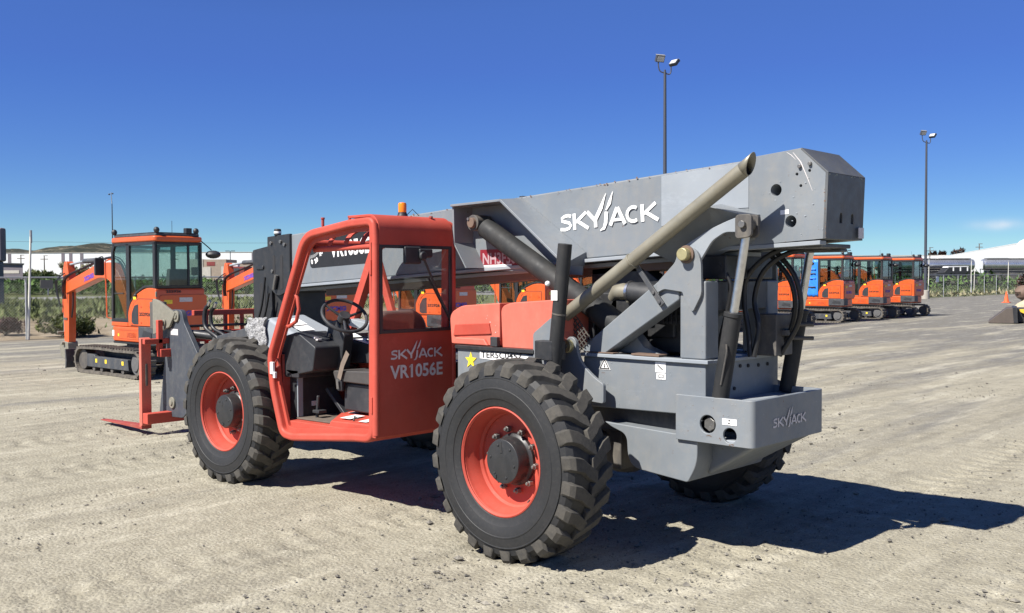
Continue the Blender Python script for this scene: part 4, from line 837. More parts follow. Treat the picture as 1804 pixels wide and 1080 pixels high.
# lift cylinder
for s_ in (1, -1):
    y = .355*s_; a0 = Vector((1.135, y, 2.185)); b0 = Vector((-.22, y, 1.43)); dv = b0-a0
    bar = MB(); bar.cyl(a0+dv*.05, b0, .078, seg=28); bar.cyl(a0+dv*.86, b0+dv*.02, .088, seg=28)
    o = P(bar.build('lift_cylinder', 'dull_black', None, .004))
    MB().cyl((a0.x, y-.08, a0.z), (a0.x, y+.075, a0.z), .062, seg=24).build('eye', 'dark_steel', o, .004)
    pn = MB().cyl((a0.x, y+.07, a0.z), (a0.x, y+.10, a0.z), .042, .038, 20); pn.build('pin', 'rusty_steel', o, .004)
    MB().cyl((a0.x+.02, y+.09, a0.z+.03), (a0.x+.02, y+.108, a0.z+.03), .012, seg=6).build('pin_bolt', 'steel', o)
# channel bracket that carries the lift cylinder
for s_ in (1, -1):
    g = MB()
    def yy(q): return q*s_
    ln = [(1.345, 2.335), (.80, 2.345), (.17, 1.86)]; rz_ = [0, .02, .085]
    for i in range(2):
        (x0, z0), (x1, z1) = ln[i], ln[i+1]; q0, q1 = rz_[i], rz_[i+1]; dx, dz = x1-x0, z1-z0; L = math.hypot(dx, dz); nx, nz = -dz/L*.018, dx/L*.018
        if nz > 0: nx, nz = -nx, -nz
        g.hexa([(x0, yy(.237), z0+q0), (x0, yy(.47), z0), (x0+nx, yy(.47), z0+nz), (x0+nx, yy(.237), z0+nz), (x1, yy(.237), z1+q1), (x1, yy(.47), z1), (x1+nx, yy(.47), z1+nz), (x1+nx, yy(.237), z1+nz)])
    ln = [(1.345, 2.332), (1.335, 2.04), (1.20, 1.84)]
    for i in range(2):
        (x0, z0), (x1, z1) = ln[i], ln[i+1]
        g.hexa([(x0, yy(.237), z0), (x0, yy(.45), z0), (x0-.018, yy(.45), z0), (x0-.018, yy(.237), z0), (x1, yy(.237), z1), (x1, yy(.45), z1), (x1-.018, yy(.45), z1), (x1-.018, yy(.237), z1)])
    pz = [(1.33, 2.32), (.80, 2.33), (.19, 1.87), (.24, 1.70), (.40, 1.73), (.95, 2.05), (1.02, 1.99), (.55, 1.69), (1.20, 1.66), (1.20, 1.84), (1.32, 2.04)]
    g.prism([(1.33, 2.32), (.80, 2.33), (.19, 1.87), (.20, 1.78), (1.20, 1.83), (1.32, 2.04)], min(yy(.2365), yy(.25)), max(yy(.2365), yy(.25)))
    P(g.build('cylinder_bracket', 'grey_paint', None, .003))
# dark plate with the red number on the boom under the bracket
o = P(MB().prism([(1.235, 1.845), (.80, 1.855), (.80, 1.985), (1.235, 1.985)], .2505, .254).build('number_sign', 'decal_red'))
text('sign_writing', 'NH3F30', side(1.205, .2555, 1.872, .012), .12, 'decal_pink', o, width=.36, bold=.003)
MB().prism([(1.23, 1.845), (.89, 1.852), (.89, 1.87), (1.23, 1.862)], .2545, .2552).build('sign_edge', 'decal_white', o)
# boom lettering and the sign with the angle scale
P(logo(side(.415, .2385, 2.098, .055), .875, 'white', TH))
sg = rounded([(3.585, 2.165), (3.585, 1.865), (2.60, 1.905), (2.60, 2.205)], [.03, .04, .01, .01]); o = P(MB().prism(sg, .2355, .2385).build('model_sign', 'decal_black'))
text('model_writing', 'VR1056E', side(3.255, .2405, 1.965, .056), .19, 'decal_white', o, width=.60, bold=.006)
for s_, x, z, rr in (('0', 3.56, 1.90, .3), ('20', 3.50, 1.905, .5), ('40', 3.41, 1.965, .9)):
    text('angle_number', s_, frame((x, .2405, z), (-math.cos(rr), 0, math.sin(rr)), (0, 0, 1)), .06, 'decal_white', o, bold=.002)
sc_ = MB()
for k in range(15):
    a = R(200+k*0)+0; x = 3.575-.018*k; z = 1.955+.0011*k*k*.9
    sc_.prism([(x, z), (x-.004, z+.001), (x-.012, z+.032), (x-.008, z+.033)], .2387, .240)
sc_.build('angle_scale', 'decal_white', o, smooth=0)
P(MB().prism([(3.855, 1.745), (3.79, 1.748), (3.79, 1.79), (3.855, 1.787)], .2355, .2375).build('label', 'decal_white'))
# shackle
P(MB().tube([(.40, .25, 1.88), (.33, .27, 1.93), (.26, .27, 1.91), (.20, .26, 1.86)], .008, 8).build('lifting_eye', 'grey_light_paint', None))
# top-edge hoses on boom
P(MB().box(.86, .90, .10, .16, 2.335, 2.39).box(1.9, 1.93, -.1, .15, 2.27, 2.29).build('top_clip', 'black_paint', None, .004))
# ---- exhaust stack
e0, e1 = Vector((.20, .52, 1.455)), Vector((-1.31, .52, 2.425)); dv = (e1-e0).normalized()
o = P(MB().tube([e0+Vector((.12, 0, -.10)), e0+Vector((.04, 0, -.03)), e0+dv*.06, e0+dv*.2, e0+dv*1.73], [.034, .040, .044, .046, .047], 28, caps=False).build('exhaust_stack', 'exhaust_metal', None, 0))
tip = MB(); seg = 28; A = []; B_ = []
sd = dv.cross(Vector((0, 1, 0))).normalized(); 
for k in range(seg):
    a = 2*math.pi*k/seg; off = Vector((0, 1, 0))*math.cos(a)*.047+sd*math.sin(a)*.047
    A.append(tip.bm.verts.new(e0+dv*1.73+off)); c = e0+dv*(1.79-.050*math.sin(a))+off; B_.append(tip.bm.verts.new(c))
for k in range(seg): tip._f([A[k], A[(k+1) % seg], B_[(k+1) % seg], B_[k]])
tt = tip.build('stack_tip', 'exhaust_metal', o); sm = tt.modifiers.new('s', 'SOLIDIFY'); sm.thickness = .002
ins = MB().pipe(e0+dv*1.40, e0+dv*1.74, .0448, .044, 24).cyl(e0+dv*1.40, e0+dv*1.41, .044, seg=24); ins.build('stack_bore', 'dark_void', o)
MB().pipe(e0+dv*.76, e0+dv*.775, .053, .045, 28).build('clamp', 'exhaust_metal', o, .002)
eb = MB().prism([(-.44, 1.84), (-.48, 1.84), (-.68, 1.60), (-.65, 1.575)], .485, .50).cyl((-.60, .50, 1.665), (-.60, .51, 1.665), .012, seg=8).cyl((-.645, .50, 1.605), (-.645, .51, 1.605), .012, seg=8)
P(eb.build('exhaust_bracket', 'grey_dark_paint', None, .003))
# ---- black stabiliser tube standing by the tyre
o = P(MB().tube([(.045, .75, 1.0), (-.075, .75, 1.985)], .047, 28).build('stabiliser_cylinder', 'dull_black', None, .004))
MB().cyl((-.02, .75, 1.52), (-.022, .75, 1.53), .049).build('collar', 'dark_steel', o)
ck = MB().box(.0, .155, .66, .80, 1.215, 1.345); ck.build('clamp_block', 'black_paint', o, .006)
decal('label', frame((.005, .7985, 1.615), (-1, 0, 0), (0, 0, 1)), .055, .065, 'decal_white', o)
MB().sphere((.035, .80, 1.725), .018).build('white_knob', 'white', o)
# ---- hood
hp = rounded([(1.13, 1.275), (1.15, 1.50), (1.02, 1.56), (.62, 1.585), (.62, 1.275)], [.01, .06, .05, 0, 0]); o = P(MB().prism(hp, -.60, .66).build('engine_hood', 'faded_red_paint', None, .03, seg=4))
hp = rounded([(.585, 1.27), (.60, 1.56), (.50, 1.59), (.10, 1.615), (.10, 1.27)], [.01, .06, .05, 0, 0]); P(MB().prism(hp, -.60, .67).build('engine_hood', 'faded_red_paint', None, .03, seg=4))
P(MB().prism([(.62, 1.27), (.62, 1.53), (.55, 1.56), (.55, 1.27)], -.58, .63).build('hood_gap', 'red_dark_paint', None, .005))
P(MB().prism([(1.08, 1.42), (.72, 1.44), (.70, 1.36), (1.10, 1.335)], .655, .672).build('hood_panel', 'red_paint', None, .006))
P(MB().prism([(1.09, 1.275), (.72, 1.275), (.76, 1.325), (1.06, 1.325)], .655, .685).build('hood_step', 'faded_red_paint', None, .01))
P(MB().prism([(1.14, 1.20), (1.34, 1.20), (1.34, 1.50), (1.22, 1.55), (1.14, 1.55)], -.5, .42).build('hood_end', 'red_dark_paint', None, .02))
P(MB().box(.595, .665, .68, .715, 1.275, 1.345).build('hood_latch', 'black_plastic', None, .006))
P(MB().prism([(.17, 1.275), (.12, 1.44), (.06, 1.30), (.05, 1.27)], .50, .60).build('hood_corner', 'faded_red_paint', None, .01))
# ---- engine and things in the middle bay
P(MB().prism([(.22, 1.83), (-.20, 1.86), (-.46, 1.68), (-.20, 1.62), (.10, 1.60), (.22, 1.70)], -.02, .12).build('lift_link', 'black_paint', None, .01))
en = MB().box(-.55, .20, -.42, .10, 1.25, 1.56).box(-.10, .22, -.30, .22, 1.30, 1.66).box(-.25, .10, -.35, .0, 1.50, 1.60).cyl((.0, .28, 1.42), (-.05, .12, 1.42), .10).cyl((-.2, .20, 1.45), (-.2, .05, 1.45), .07).box(-.5, -.2, -.2, .12, 1.35, 1.56)
en.box(.05, .2, -.1, .3, 1.30, 1.58).prism([(-.05, 1.62), (-.30, 1.60), (-.33, 1.52), (.02, 1.50)], -.05, .22)
P(en.build('engine', 'black_paint', None, .015))
o = P(MB().cyl((-.20, .20, 1.66), (-.42, .20, 1.64), .075, seg=24).build('air_filter', 'black_plastic', None, .006))
MB().tube([(-.20, .20, 1.66), (-.13, .20, 1.665), (-.08, .2, 1.66), (-.03, .18, 1.62)], [.055, .06, .055, .045], 20).build('air_duct', 'exhaust_metal', o)
MB().pipe((-.19, .2, 1.66), (-.21, .2, 1.66), .080, .075).build('hose_clamp', 'chrome', o)
P(MB().cyl((-.12, .14, 1.50), (-.12, .33, 1.44), .035, seg=18).build('oil_cap', 'tan_steel', None, .01))
P(MB().tube(bez((-.02, .25, 1.50), (-.12, .32, 1.56), (-.2, .3, 1.5), (-.28, .28, 1.48)), .016, 10).build('coolant_pipe', 'exhaust_metal', None))
gr = MB()
for k in range(7): gr.box(-.42+.0-.0, -.60, .18, .19, 1.46+k*.04, 1.472+k*.04)
for k in range(6): gr.box(-.42-.035*k-.008, -.42-.035*k, .19, .198, 1.45, 1.73)
gr.box(-.60, -.42, .05, .17, 1.45, 1.73)
P(gr.build('radiator_grille', 'black_plastic', None, .002))
mg = MB()
for k in range(9):
    mg.box(-.01, .20, .452, .458, 1.25+.03*k, 1.256+.03*k, Matrix.Translation((.1, 0, 1.36)) @ Matrix.Rotation(.7, 4, 'Y') @ Matrix.Translation((-.1, 0, -1.36)))
    mg.box(-.01+.026*k, -.004+.026*k, .458, .464, 1.24, 1.50, Matrix.Translation((.1, 0, 1.36)) @ Matrix.Rotation(.7, 4, 'Y') @ Matrix.Translation((-.1, 0, -1.36)))
P(mg.build('mesh_guard', 'dark_steel', None))
P(MB().box(-.60, -.26, -.10, .06, 1.262, 1.38).build('red_box', 'red_dark_paint', None, .02))
# pile of hoses behind the posts
hs = MB()
hpaths = [[(-1.50, -.02, 1.955), (-1.2, .0, 1.93), (-1.0, .02, 1.78), (-.97, .02, 1.60), (-1.0, .02, 1.42), (-1.02, .03, 1.25)],
          [(-1.52, -.06, 1.945), (-1.25, -.05, 1.915), (-1.08, -.03, 1.80), (-1.02, -.02, 1.62), (-1.06, .0, 1.45), (-1.04, .02, 1.25)],
          [(-1.10, -.14, 1.93), (-1.22, -.16, 1.78), (-1.26, -.18, 1.60), (-1.22, -.2, 1.44), (-1.10, -.2, 1.25)],
          [(-1.05, -.18, 1.90), (-1.17, -.2, 1.75), (-1.20, -.22, 1.58), (-1.15, -.24, 1.40), (-1.05, -.24, 1.25)],
          [(-.95, .28, 1.85), (-1.02, .27, 1.72), (-1.0, .26, 1.6), (-.96, .26, 1.45), (-.9, .25, 1.25)],
          [(-.93, .24, 1.88), (-.99, .23, 1.74), (-.97, .22, 1.55), (-.93, .22, 1.42)]]
for k, hp in enumerate(hpaths):
    P(MB().tube(smooth_path(hp), .017 if k < 4 else .013, 12).build('hydraulic_hose', 'hose_rubber', None))
P(MB().box(-1.12, -.98, -.34, -.12, 1.25, 1.52).box(-1.16, -1.08, -.30, -.18, 1.38, 1.42).cyl((-1.1, -.3, 1.45), (-1.25, -.38, 1.45), .015).cyl((-1.1, -.3, 1.36), (-1.25, -.38, 1.36), .013).build('valve_block', 'dark_steel', None, .006))
P(MB().box(-1.0, -.82, -.29, .29, 1.75, 1.90).build('inner_crossmember', 'black_paint', None, .01))
# ---- cab
cabf = MB()
outer = rounded([(1.375, .56), (1.345, 2.215), (1.65, 2.205), (2.27, 2.135), (2.80, 1.13), (2.765, .86), (2.62, .47), (2.45, .455), (1.62, .545)], [.14, .10, .05, .15, .08, .10, .10, .04, .05], 7)
def loop(y0, y1, thick, mat, name, oo=outer):
    inn = offset(oo, thick); m_ = MB().ring(oo, inn, y0, y1); return m_.build(name, mat, None, .022, seg=3)
P(loop(1.13, 1.215, .064, 'red_paint', 'cab_frame'))
# inner lip of the sill
inn = offset(outer, .062); inn2 = offset(outer, .095)
P(MB().ring(inn, inn2, 1.14, 1.165).build('cab_frame_lip', 'red_paint', None, .004))
# right side of the cab: a solid lower wall and open frame above
P(loop(.42, .49, .075, 'red_paint', 'cab_frame'))
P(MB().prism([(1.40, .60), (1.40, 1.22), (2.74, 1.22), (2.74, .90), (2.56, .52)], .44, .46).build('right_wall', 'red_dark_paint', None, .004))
P(MB().prism([(2.26, 1.98), (2.34, 2.02), (2.05, 1.30), (1.97, 1.30)], .43, .48).build('right_brace', 'red_paint', None, .012))
# rear wall with window opening, rounded header
o_ = [(1.215, .60), (.415, .60), (.415, 2.03), (1.215, 2.03)]; i_ = [(1.165, 1.375), (.475, 1.375), (.475, 2.0), (1.165, 2.0)]
P(MB().ring(o_, i_, 1.345, 1.385, 'x').build('rear_panel', 'red_paint', None, .006))
P(MB().ring([(1.175, 1.36), (.465, 1.36), (.465, 2.01), (1.175, 2.01)], [(1.145, 1.385), (.492, 1.385), (.492, 1.985), (1.145, 1.985)], 1.333, 1.3445, 'x').build('window_seal', 'black_plastic', None, .003))
P(MB().box(1.352, 1.358, .48, 1.16, 1.378, 1.997).build('rear_window', 'cab_glass', None))
hd = [(1.335, 2.0)] + arc2(1.455, 2.115, .12, 180, 90, 8) + [(1.70, 2.235), (1.70, 2.215)] + arc2(1.455, 2.115, .10, 90, 180, 8) + [(1.36, 2.0)]
P(MB().prism(hd, .455, 1.175).build('roof_header', 'red_paint', None, .004))
# strip along both rear posts
P(MB().tube([(1.36, 1.195, .62), (1.352, 1.195, 2.06), (1.37, 1.19, 2.16)], .026, 14).build('rear_post', 'red_paint', None))
P(MB().tube([(1.36, .440, .62), (1.352, .440, 2.06), (1.37, .45, 2.16)], .024, 14).build('rear_post', 'red_paint', None))
P(MB().box(1.37, 1.39, 1.214, 1.226, 1.79, 1.90).box(1.37, 1.39, 1.214, 1.226, .78, .90).build('door_hinge', 'red_paint', None, .003))
# roof guard
rf = MB(); P(MB().prism([(1.70, 2.225), (1.70, 2.205), (2.12, 2.165), (2.12, 2.18)], .50, .62).build('roof_panel', 'red_paint', None, .004))
P(MB().box(1.40, 2.30, .50, .62, 2.155, 2.175).build('roof_side_rail', 'red_paint', None, .006))
P(MB().tube([(1.40, 1.08, 2.005), (2.28, 1.08, 1.995)], .022, 12).build('guard_rail', 'red_paint', None))
for x in (1.46, 1.66, 1.87, 2.08):
    pth = [(x, 1.08, 2.0), (x, 1.07, 2.05), (x, 1.02, 2.105), (x, .92, 2.145), (x, .75, 2.16), (x, .52, 2.16)]
    rr = MB(); pv = smooth_path(pth, 4)
    for a, b in zip(pv, pv[1:]):
        rr.hexa([(x-.028, a.y, a.z-.006), (x+.028, a.y, a.z-.006), (x+.028, a.y, a.z+.006), (x-.028, a.y, a.z+.006), (x-.028, b.y, b.z-.006), (x+.028, b.y, b.z-.006), (x+.028, b.y, b.z+.006), (x-.028, b.y, b.z+.006)])
    P(rr.build('guard_bar', 'red_paint', None))
P(MB().tube([(2.30, .45, 2.04), (2.30, 1.18, 2.04)], .035, 14).build('front_header', 'red_paint', None))
P(MB().tube([(2.78, .45, 1.13), (2.78, 1.18, 1.13)], .03, 12).build('front_crossbar', 'red_paint', None))
for (x, y) in ((2.08, 1.14), (1.76, 1.12), (1.40, .62)):
    P(MB().cyl((x, y, 2.17), (x, y, 2.225), .012, seg=8).cyl((x, y, 2.225), (x, y, 2.24), .016, seg=8).build('roof_bolt', 'red_dark_paint', None, .002))
# beacon
o = P(MB().lathe([(0, .045), (.02, .045), (.035, .036), (.05, .034)], 1.62, .72, 2.225, 20, 'z').build('beacon', 'black_plastic', None, .003))
MB().lathe([(.05, .032), (.11, .033), (.125, .028), (.13, .0001)], 1.62, .72, 2.225, 20, 'z').build('beacon_lens', 'amber', o, .003)
MB().tube([(1.60, .70, 2.25), (1.57, .66, 2.30), (1.54, .62, 2.25)], .003, 6).build('beacon_wire', 'hose_rubber', o)
# rear window wiper
o = P(MB().box(1.30, 1.333, .80, .96, 1.87, 2.0).box(1.285, 1.325, .70, .83, 1.92, 1.985).cyl((1.30, .80, 1.93), (1.27, .80, 1.93), .035).build('wiper_motor', 'black_plastic', None, .012))
wp = MB().tube([(1.285, .80, 1.92), (1.30, .64, 1.65), (1.31, .51, 1.46)], [.010, .008, .006], 8); wp.hexa([(1.325, .72, 1.77), (1.335, .72, 1.77), (1.335, .705, 1.77), (1.325, .705, 1.77), (1.325, .50, 1.44), (1.335, .50, 1.44), (1.335, .488, 1.45), (1.325, .488, 1.45)])
wp.build('wiper_arm', 'black_plastic', o)
# lettering on the back of the cab
P(logo(rear(1.343, 1.072, 1.165, .0), .51, 'decal_faded', TH)); P(text('model_writing', 'VR1056E', rear(1.343, 1.075, 1.025), .135, 'decal_faded', None, width=.515, bold=.0035))
# floor, mat, pedestal
P(MB().prism([(1.42, .625), (2.68, .60), (2.60, .50), (1.45, .56)], .46, 1.14).build('cab_floor', 'red_paint', None, .006))
P(MB().prism([(2.10, .6145), (2.60, .605), (2.60, .617), (2.10, .6265)], .50, 1.06).build('floor_mat', 'mat_brown', None, .003))
pe = MB(); pe.hexa([(1.42, .50, .60), (1.42, 1.125, .60), (1.42, 1.125, .675), (1.42, .50, .70), (2.62, .50, .60), (2.06, 1.125, .60), (2.02, 1.125, .655), (2.56, .50, .69)])
o = P(pe.build('seat_platform', 'red_paint', None, .01))
for (x0, y0, w1, h1) in ((1.98, 1.07, .13, .15), (2.16, .86, .09, .12), (1.72, 1.09, .10, .16)):
    M_ = frame((x0, y0, .672), (-1, 0, .02), (0, -1, .06)); decal('label', M_, w1, h1, 'decal_white', o, .004)
MB().tube([(1.80, 1.07, .67), (1.815, 1.05, .70), (1.79, 1.04, .685)], .008, 8).build('latch', 'dark_steel', o)
# seat
o = P(MB().box(1.72, 2.16, .52, .90, .70, .93).build('seat_base', 'black_plastic', None, .02))
MB().prism(rounded([(1.58, .935), (2.22, .935), (2.26, 1.02), (1.60, 1.05)], .03), .50, .94).build('seat_cushion', 'seat_vinyl', o, .03)
bk = rounded([(.54, 1.02), (.51, 1.40), (.60, 1.515), (.96, 1.515), (1.05, 1.40), (1.02, 1.02)], .08, 6); MB().prism(bk, 1.56, 1.66, 'x').build('seat_back', 'seat_vinyl', o, .03)
MB().box(2.12, 2.18, .92, .95, .86, .95).build('buckle', 'black_plastic', o, .01)
bl = MB(); ribbon(bl, [(0, 0), (.05, .12), (.12, .22)], .05, side(2.14, .96, .96), 0); bl.build('seat_belt', 'belt', o, smooth=0)
ribm = MB(); ribbon(ribm, [(0, .06), (.012, -.02)], .03, side(2.155, .97, .90), 0); ribm.build('belt_tongue', 'steel', o, smooth=0)
# dash, column, steering wheel
da = MB().prism(rounded([(2.30, 1.02), (2.26, 1.215), (2.52, 1.33), (2.84, 1.26), (2.86, 1.06), (2.60, .965)], .025), .80, 1.10)
o = P(da.build('dashboard', 'black_plastic', None, .012))
dcl = frame((2.50, 1.03, 1.335), (-1, 0, -.44), (0, -1, 0)); 
MB().box(2.34, 2.37, .98, 1.02, 1.262, 1.275).box(2.38, 2.41, .98, 1.02, 1.275, 1.29).build('switch', 'decal_faded', o, .002)
MB().cyl((2.38, .88, 1.285), (2.37, .88, 1.315), .012, seg=10).build('ignition_key', 'steel', o)
o = P(MB().prism(rounded([(2.26, 1.02), (2.20, 1.30), (2.30, 1.43), (2.42, 1.40), (2.48, 1.18), (2.40, 1.0)], .02), .76, .86).build('steering_column', 'black_plastic', None, .012))
MB().tube([(2.32, .78, 1.36), (2.22, .82, 1.47)], .035, 14).build('column_tube', 'black_plastic', o)
c = Vector((2.19, .86, 1.463)); nrm = Vector((-.66, .16, .75)).normalized(); e1_ = nrm.cross(Vector((0, 1, 0))).normalized(); e2_ = nrm.cross(e1_)
sw = MB().tube([c+e1_*.185*math.cos(2*math.pi*k/40)+e2_*.185*math.sin(2*math.pi*k/40) for k in range(40)], .0145, 10, closed=True)
for a in (R(95), R(215), R(335)): sw.tube([c-nrm*.03, c+(e1_*math.cos(a)+e2_*math.sin(a))*.09-nrm*.015, c+(e1_*math.cos(a)+e2_*math.sin(a))*.18], [.014, .012, .010], 8)
sw.tube([c-nrm*.05, c+nrm*.012], [.05, .045], 18)
P(sw.build('steering_wheel', 'black_plastic', None, .002))
# right console with labels and levers
o = P(MB().prism(rounded([(1.70, 1.08), (1.66, 1.19), (2.30, 1.235), (2.55, 1.30), (2.62, 1.16), (2.5, 1.05)], .02), .48, .66).build('side_console', 'black_plastic', None, .01))
decal('label', frame((2.52, .655, 1.30), (-1, 0, -.28), (0, -1, 0)), .13, .12, 'decal_white', o, .004)
decal('label', frame((2.36, .655, 1.252), (-1, 0, -.15), (0, -1, 0)), .20, .14, 'decal_white', o, .004)
decal('label', frame((2.28, .60, 1.2445), (-1, 0, -.10), (0, -1, 0)), .05, .07, 'interior_grey', o, .006)
for k in range(3): MB().tube([(2.10-.06*k, .60, 1.21), (2.12-.06*k, .61, 1.30)], .007, 8).sphere((2.12-.06*k, .61, 1.31), .017, 8).build('lever', 'black_plastic', o)
decal('label', frame((1.95, .655, 1.215), (-1, 0, -.06), (0, -1, 0)), .10, .06, 'decal_white', o, .004)
P(MB().tube([(2.30, .74, 1.40), (2.42, .68, 1.46), (2.52, .62, 1.44)], .014, 8).sphere((2.54, .61, 1.44), .03, 8).build('joystick', 'black_plastic', None))
P(MB().prism(rounded([(2.10, 1.30), (2.08, 1.37), (2.55, 1.42), (2.57, 1.36)], .02), .46, .56).build('grey_ledge', 'grey_light_paint', None, .008))
# pedals and heater box
P(MB().box(2.60, 2.72, .62, 1.05, .56, .97).build('heater_box', 'black_plastic', None, .015)); P(MB().box(2.585, 2.60, 1.00, 1.05, .62, .99).build('box_edge', 'grey_light_paint', None, .002)); P(MB().box(2.585, 2.598, .84, .91, .70, .74).build('label', 'decal_faded', None))
o = P(MB().hexa([(2.12, .78, .60), (2.12, .86, .60), (2.14, .86, .575), (2.14, .78, .575), (2.45, .78, .86), (2.45, .86, .86), (2.48, .86, .84), (2.48, .78, .84)]).build('pedal', 'black_plastic', None, .006)); P(MB().cyl((2.47, .95, .55), (2.44, .95, .80), .014).box(2.38, 2.47, .91, .99, .66, .685).build('pedal', 'black_plastic', None, .005))
P(MB().box(2.5, 2.72, .50, 1.1, .95, 1.02).build('dash_shelf', 'black_plastic', None, .01))
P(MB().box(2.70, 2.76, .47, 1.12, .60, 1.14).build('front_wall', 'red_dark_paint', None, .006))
# grab handle
P(MB().tube([(2.54, 1.15, 1.67), (2.49, 1.155, 1.675), (2.42, 1.155, 1.61), (2.40, 1.155, 1.52), (2.44, 1.155, 1.42), (2.54, 1.155, 1.375), (2.64, 1.15, 1.39)], .0155, 12).build('grab_handle', 'red_paint', None))
tg = MB().box(2.69, 2.735, 1.20, 1.222, .98, 1.08).box(2.66, 2.69, 1.20, 1.222, .95, 1.0); P(tg.build('paper_tag', 'white', None, .004)); P(MB().tube([(2.68, 1.2, 1.08), (2.63, 1.215, 1.11), (2.62, 1.2, 1.06), (2.66, 1.2, 1.04)], .008, 8).build('hook', 'red_dark_paint', None))
# grey tank lid in front of the cab, crumpled foil on its side
td = MB().hexa([(2.50, .60, 1.12), (2.50, 1.02, 1.10), (3.42, 1.02, 1.05), (3.42, .60, 1.05), (2.62, .60, 1.30), (2.62, .98, 1.26), (3.15, .98, 1.43), (3.15, .60, 1.45)])
o = P(td.build('tank_lid', 'grey_light_paint', None, .03, seg=3))
decal('label', frame((3.02, .93, 1.40), (-1, 0, -.30), (0, -1, .06)), .17, .16, 'decal_white', o, .012); decal('label', frame((2.83, .93, 1.345), (-1, 0, -.30), (0, -1, .06)), .12, .14, 'decal_white', o, .012)
ff = MB(); nn = 14
gv = [[ff.bm.verts.new(Vector((3.42-.30*i/nn+.02*math.sin(9*j/nn), 1.03-.03*(j/nn)+random.uniform(-.012, .022), 1.06+.36*j/nn*(1)+random.uniform(-.008, .008)))) for j in range(nn+1)] for i in range(nn+1)]
for i in range(nn):
    for j in range(nn): ff._f([gv[i][j], gv[i+1][j], gv[i+1][j+1], gv[i][j+1]])
f_ = ff.build('foil_cover', 'foil', None, 0, 20); sm = f_.modifiers.new('s', 'SOLIDIFY'); sm.thickness = .01; P(f_)
# ---- boom head (black plates), hoses
hdp = MB()
for s_ in (1, -1):
    a, b = sorted((.19*s_, .225*s_)); hdp.prism(rounded([(4.62, 1.02), (4.64, 2.06), (4.30, 2.10), (4.27, 1.05)], .02), a, b)
    a, b = sorted((.226*s_, .262*s_)); hdp.prism(rounded([(4.30, 1.98), (4.30, 2.185), (3.90, 2.205), (3.90, 1.66), (4.12, 1.58), (4.34, 1.72)], [.02, .01, .01, .02, .08, .04]), a, b)
hdp.box(3.95, 4.62, -.19, .19, 1.10, 2.02).prism([(3.9, 1.72), (3.9, 2.17), (4.6, 2.0), (4.62, .95), (4.28, .95)], -.188, .188)
o = hdp.build('boom_head', 'black_paint', None, .008)
P(o)
for x, z in ((4.22, 2.12), (4.05, 2.13), (3.98, 2.10), (4.20, 1.84)): MB().cyl((x, .262, z), (x, .278, z), .018, seg=10).build('head_bolt', 'steel', o, .002)
for (x0, x1, z0, z1) in ((4.40, 4.50, 1.22, 1.72), (4.16, 4.20, 1.74, 2.0), (4.02, 4.07, 1.66, 2.0)):
    pr = rounded([(x0, z0), (x1, z0), (x1, z1), (x0, z1)], .03); MB().prism(pr, .2255 if x0 > 4.3 else .2625, .2275 if x0 > 4.3 else .2645).build('slot', 'dark_void', o)
MB().prism(rounded([(4.42, 1.86), (4.56, 1.86), (4.56, 1.90), (4.42, 1.90)], .02), .225, .24).build('rib', 'black_paint', o, .006)
MB().tube([(4.15, .28, 1.66), (4.13, .285, 1.72), (4.10, .285, 1.80)], .02, 10).build('link_rod', 'steel', o)
MB().cyl((4.14, .24, 2.19), (4.14, .24, 2.26), .035, seg=16).build('head_lamp_cap', 'black_plastic', o, .01); MB().cyl((4.14, .24, 2.215), (4.14, .24, 2.235), .037, seg=16).build('cap_band', 'decal_white', o)
nk = MB().prism([(4.62, .80), (4.60, 1.30), (5.6, 1.12), (6.0, .62), (5.6, .55)], -.16, .16); P(nk.build('gooseneck', 'grey_dark_paint', None, .01))
# grey swing arm with pin, tan cylinder end
arm = rounded([(6.56, .17), (6.30, 1.26), (6.24, 1.42), (5.98, 1.42), (5.93, 1.28), (5.55, .86), (5.50, .55), (5.98, .20)], [.04, .03, .06, .10, .03, .05, .05, .04])
ag = MB().prism(arm, .27, .33); o = P(ag.build('fork_arm', 'grey_dark_paint', None, .008)); o.data.materials[0] = MATS['arm_blue'] if 'arm_blue' in MATS else paint('arm_blue', (.050, .058, .072), .5, .25, (.2, .19, .16), chips=.3)
for x, z in ((6.21, .355), (6.08, 1.345)): MB().cyl((x, .33, z), (x, .35, z), .065, seg=20).cyl((x, .35, z), (x, .362, z), .03, seg=16).build('arm_pin', 'tan_steel', o, .005)
decal('label', side(6.23, .331, 1.13), .17, .07, 'decal_faded', o)
tn = MB().prism(rounded([(6.60, 1.12), (6.60, 1.54), (6.46, 1.52), (6.06, 1.38), (6.20, 1.22)], .03), .34, .37).cyl((6.30, .37, 1.27), (6.30, .39, 1.27), .04, seg=16).cyl((6.5, .37, 1.56), (6.5, .37, 1.62), .012, seg=8)
o = P(tn.build('cylinder_end_plate', 'tan_steel', None, .006)); MB().box(6.58, 6.74, .20, .34, 1.18, 1.50).build('end_block', 'dark_steel', o, .01)
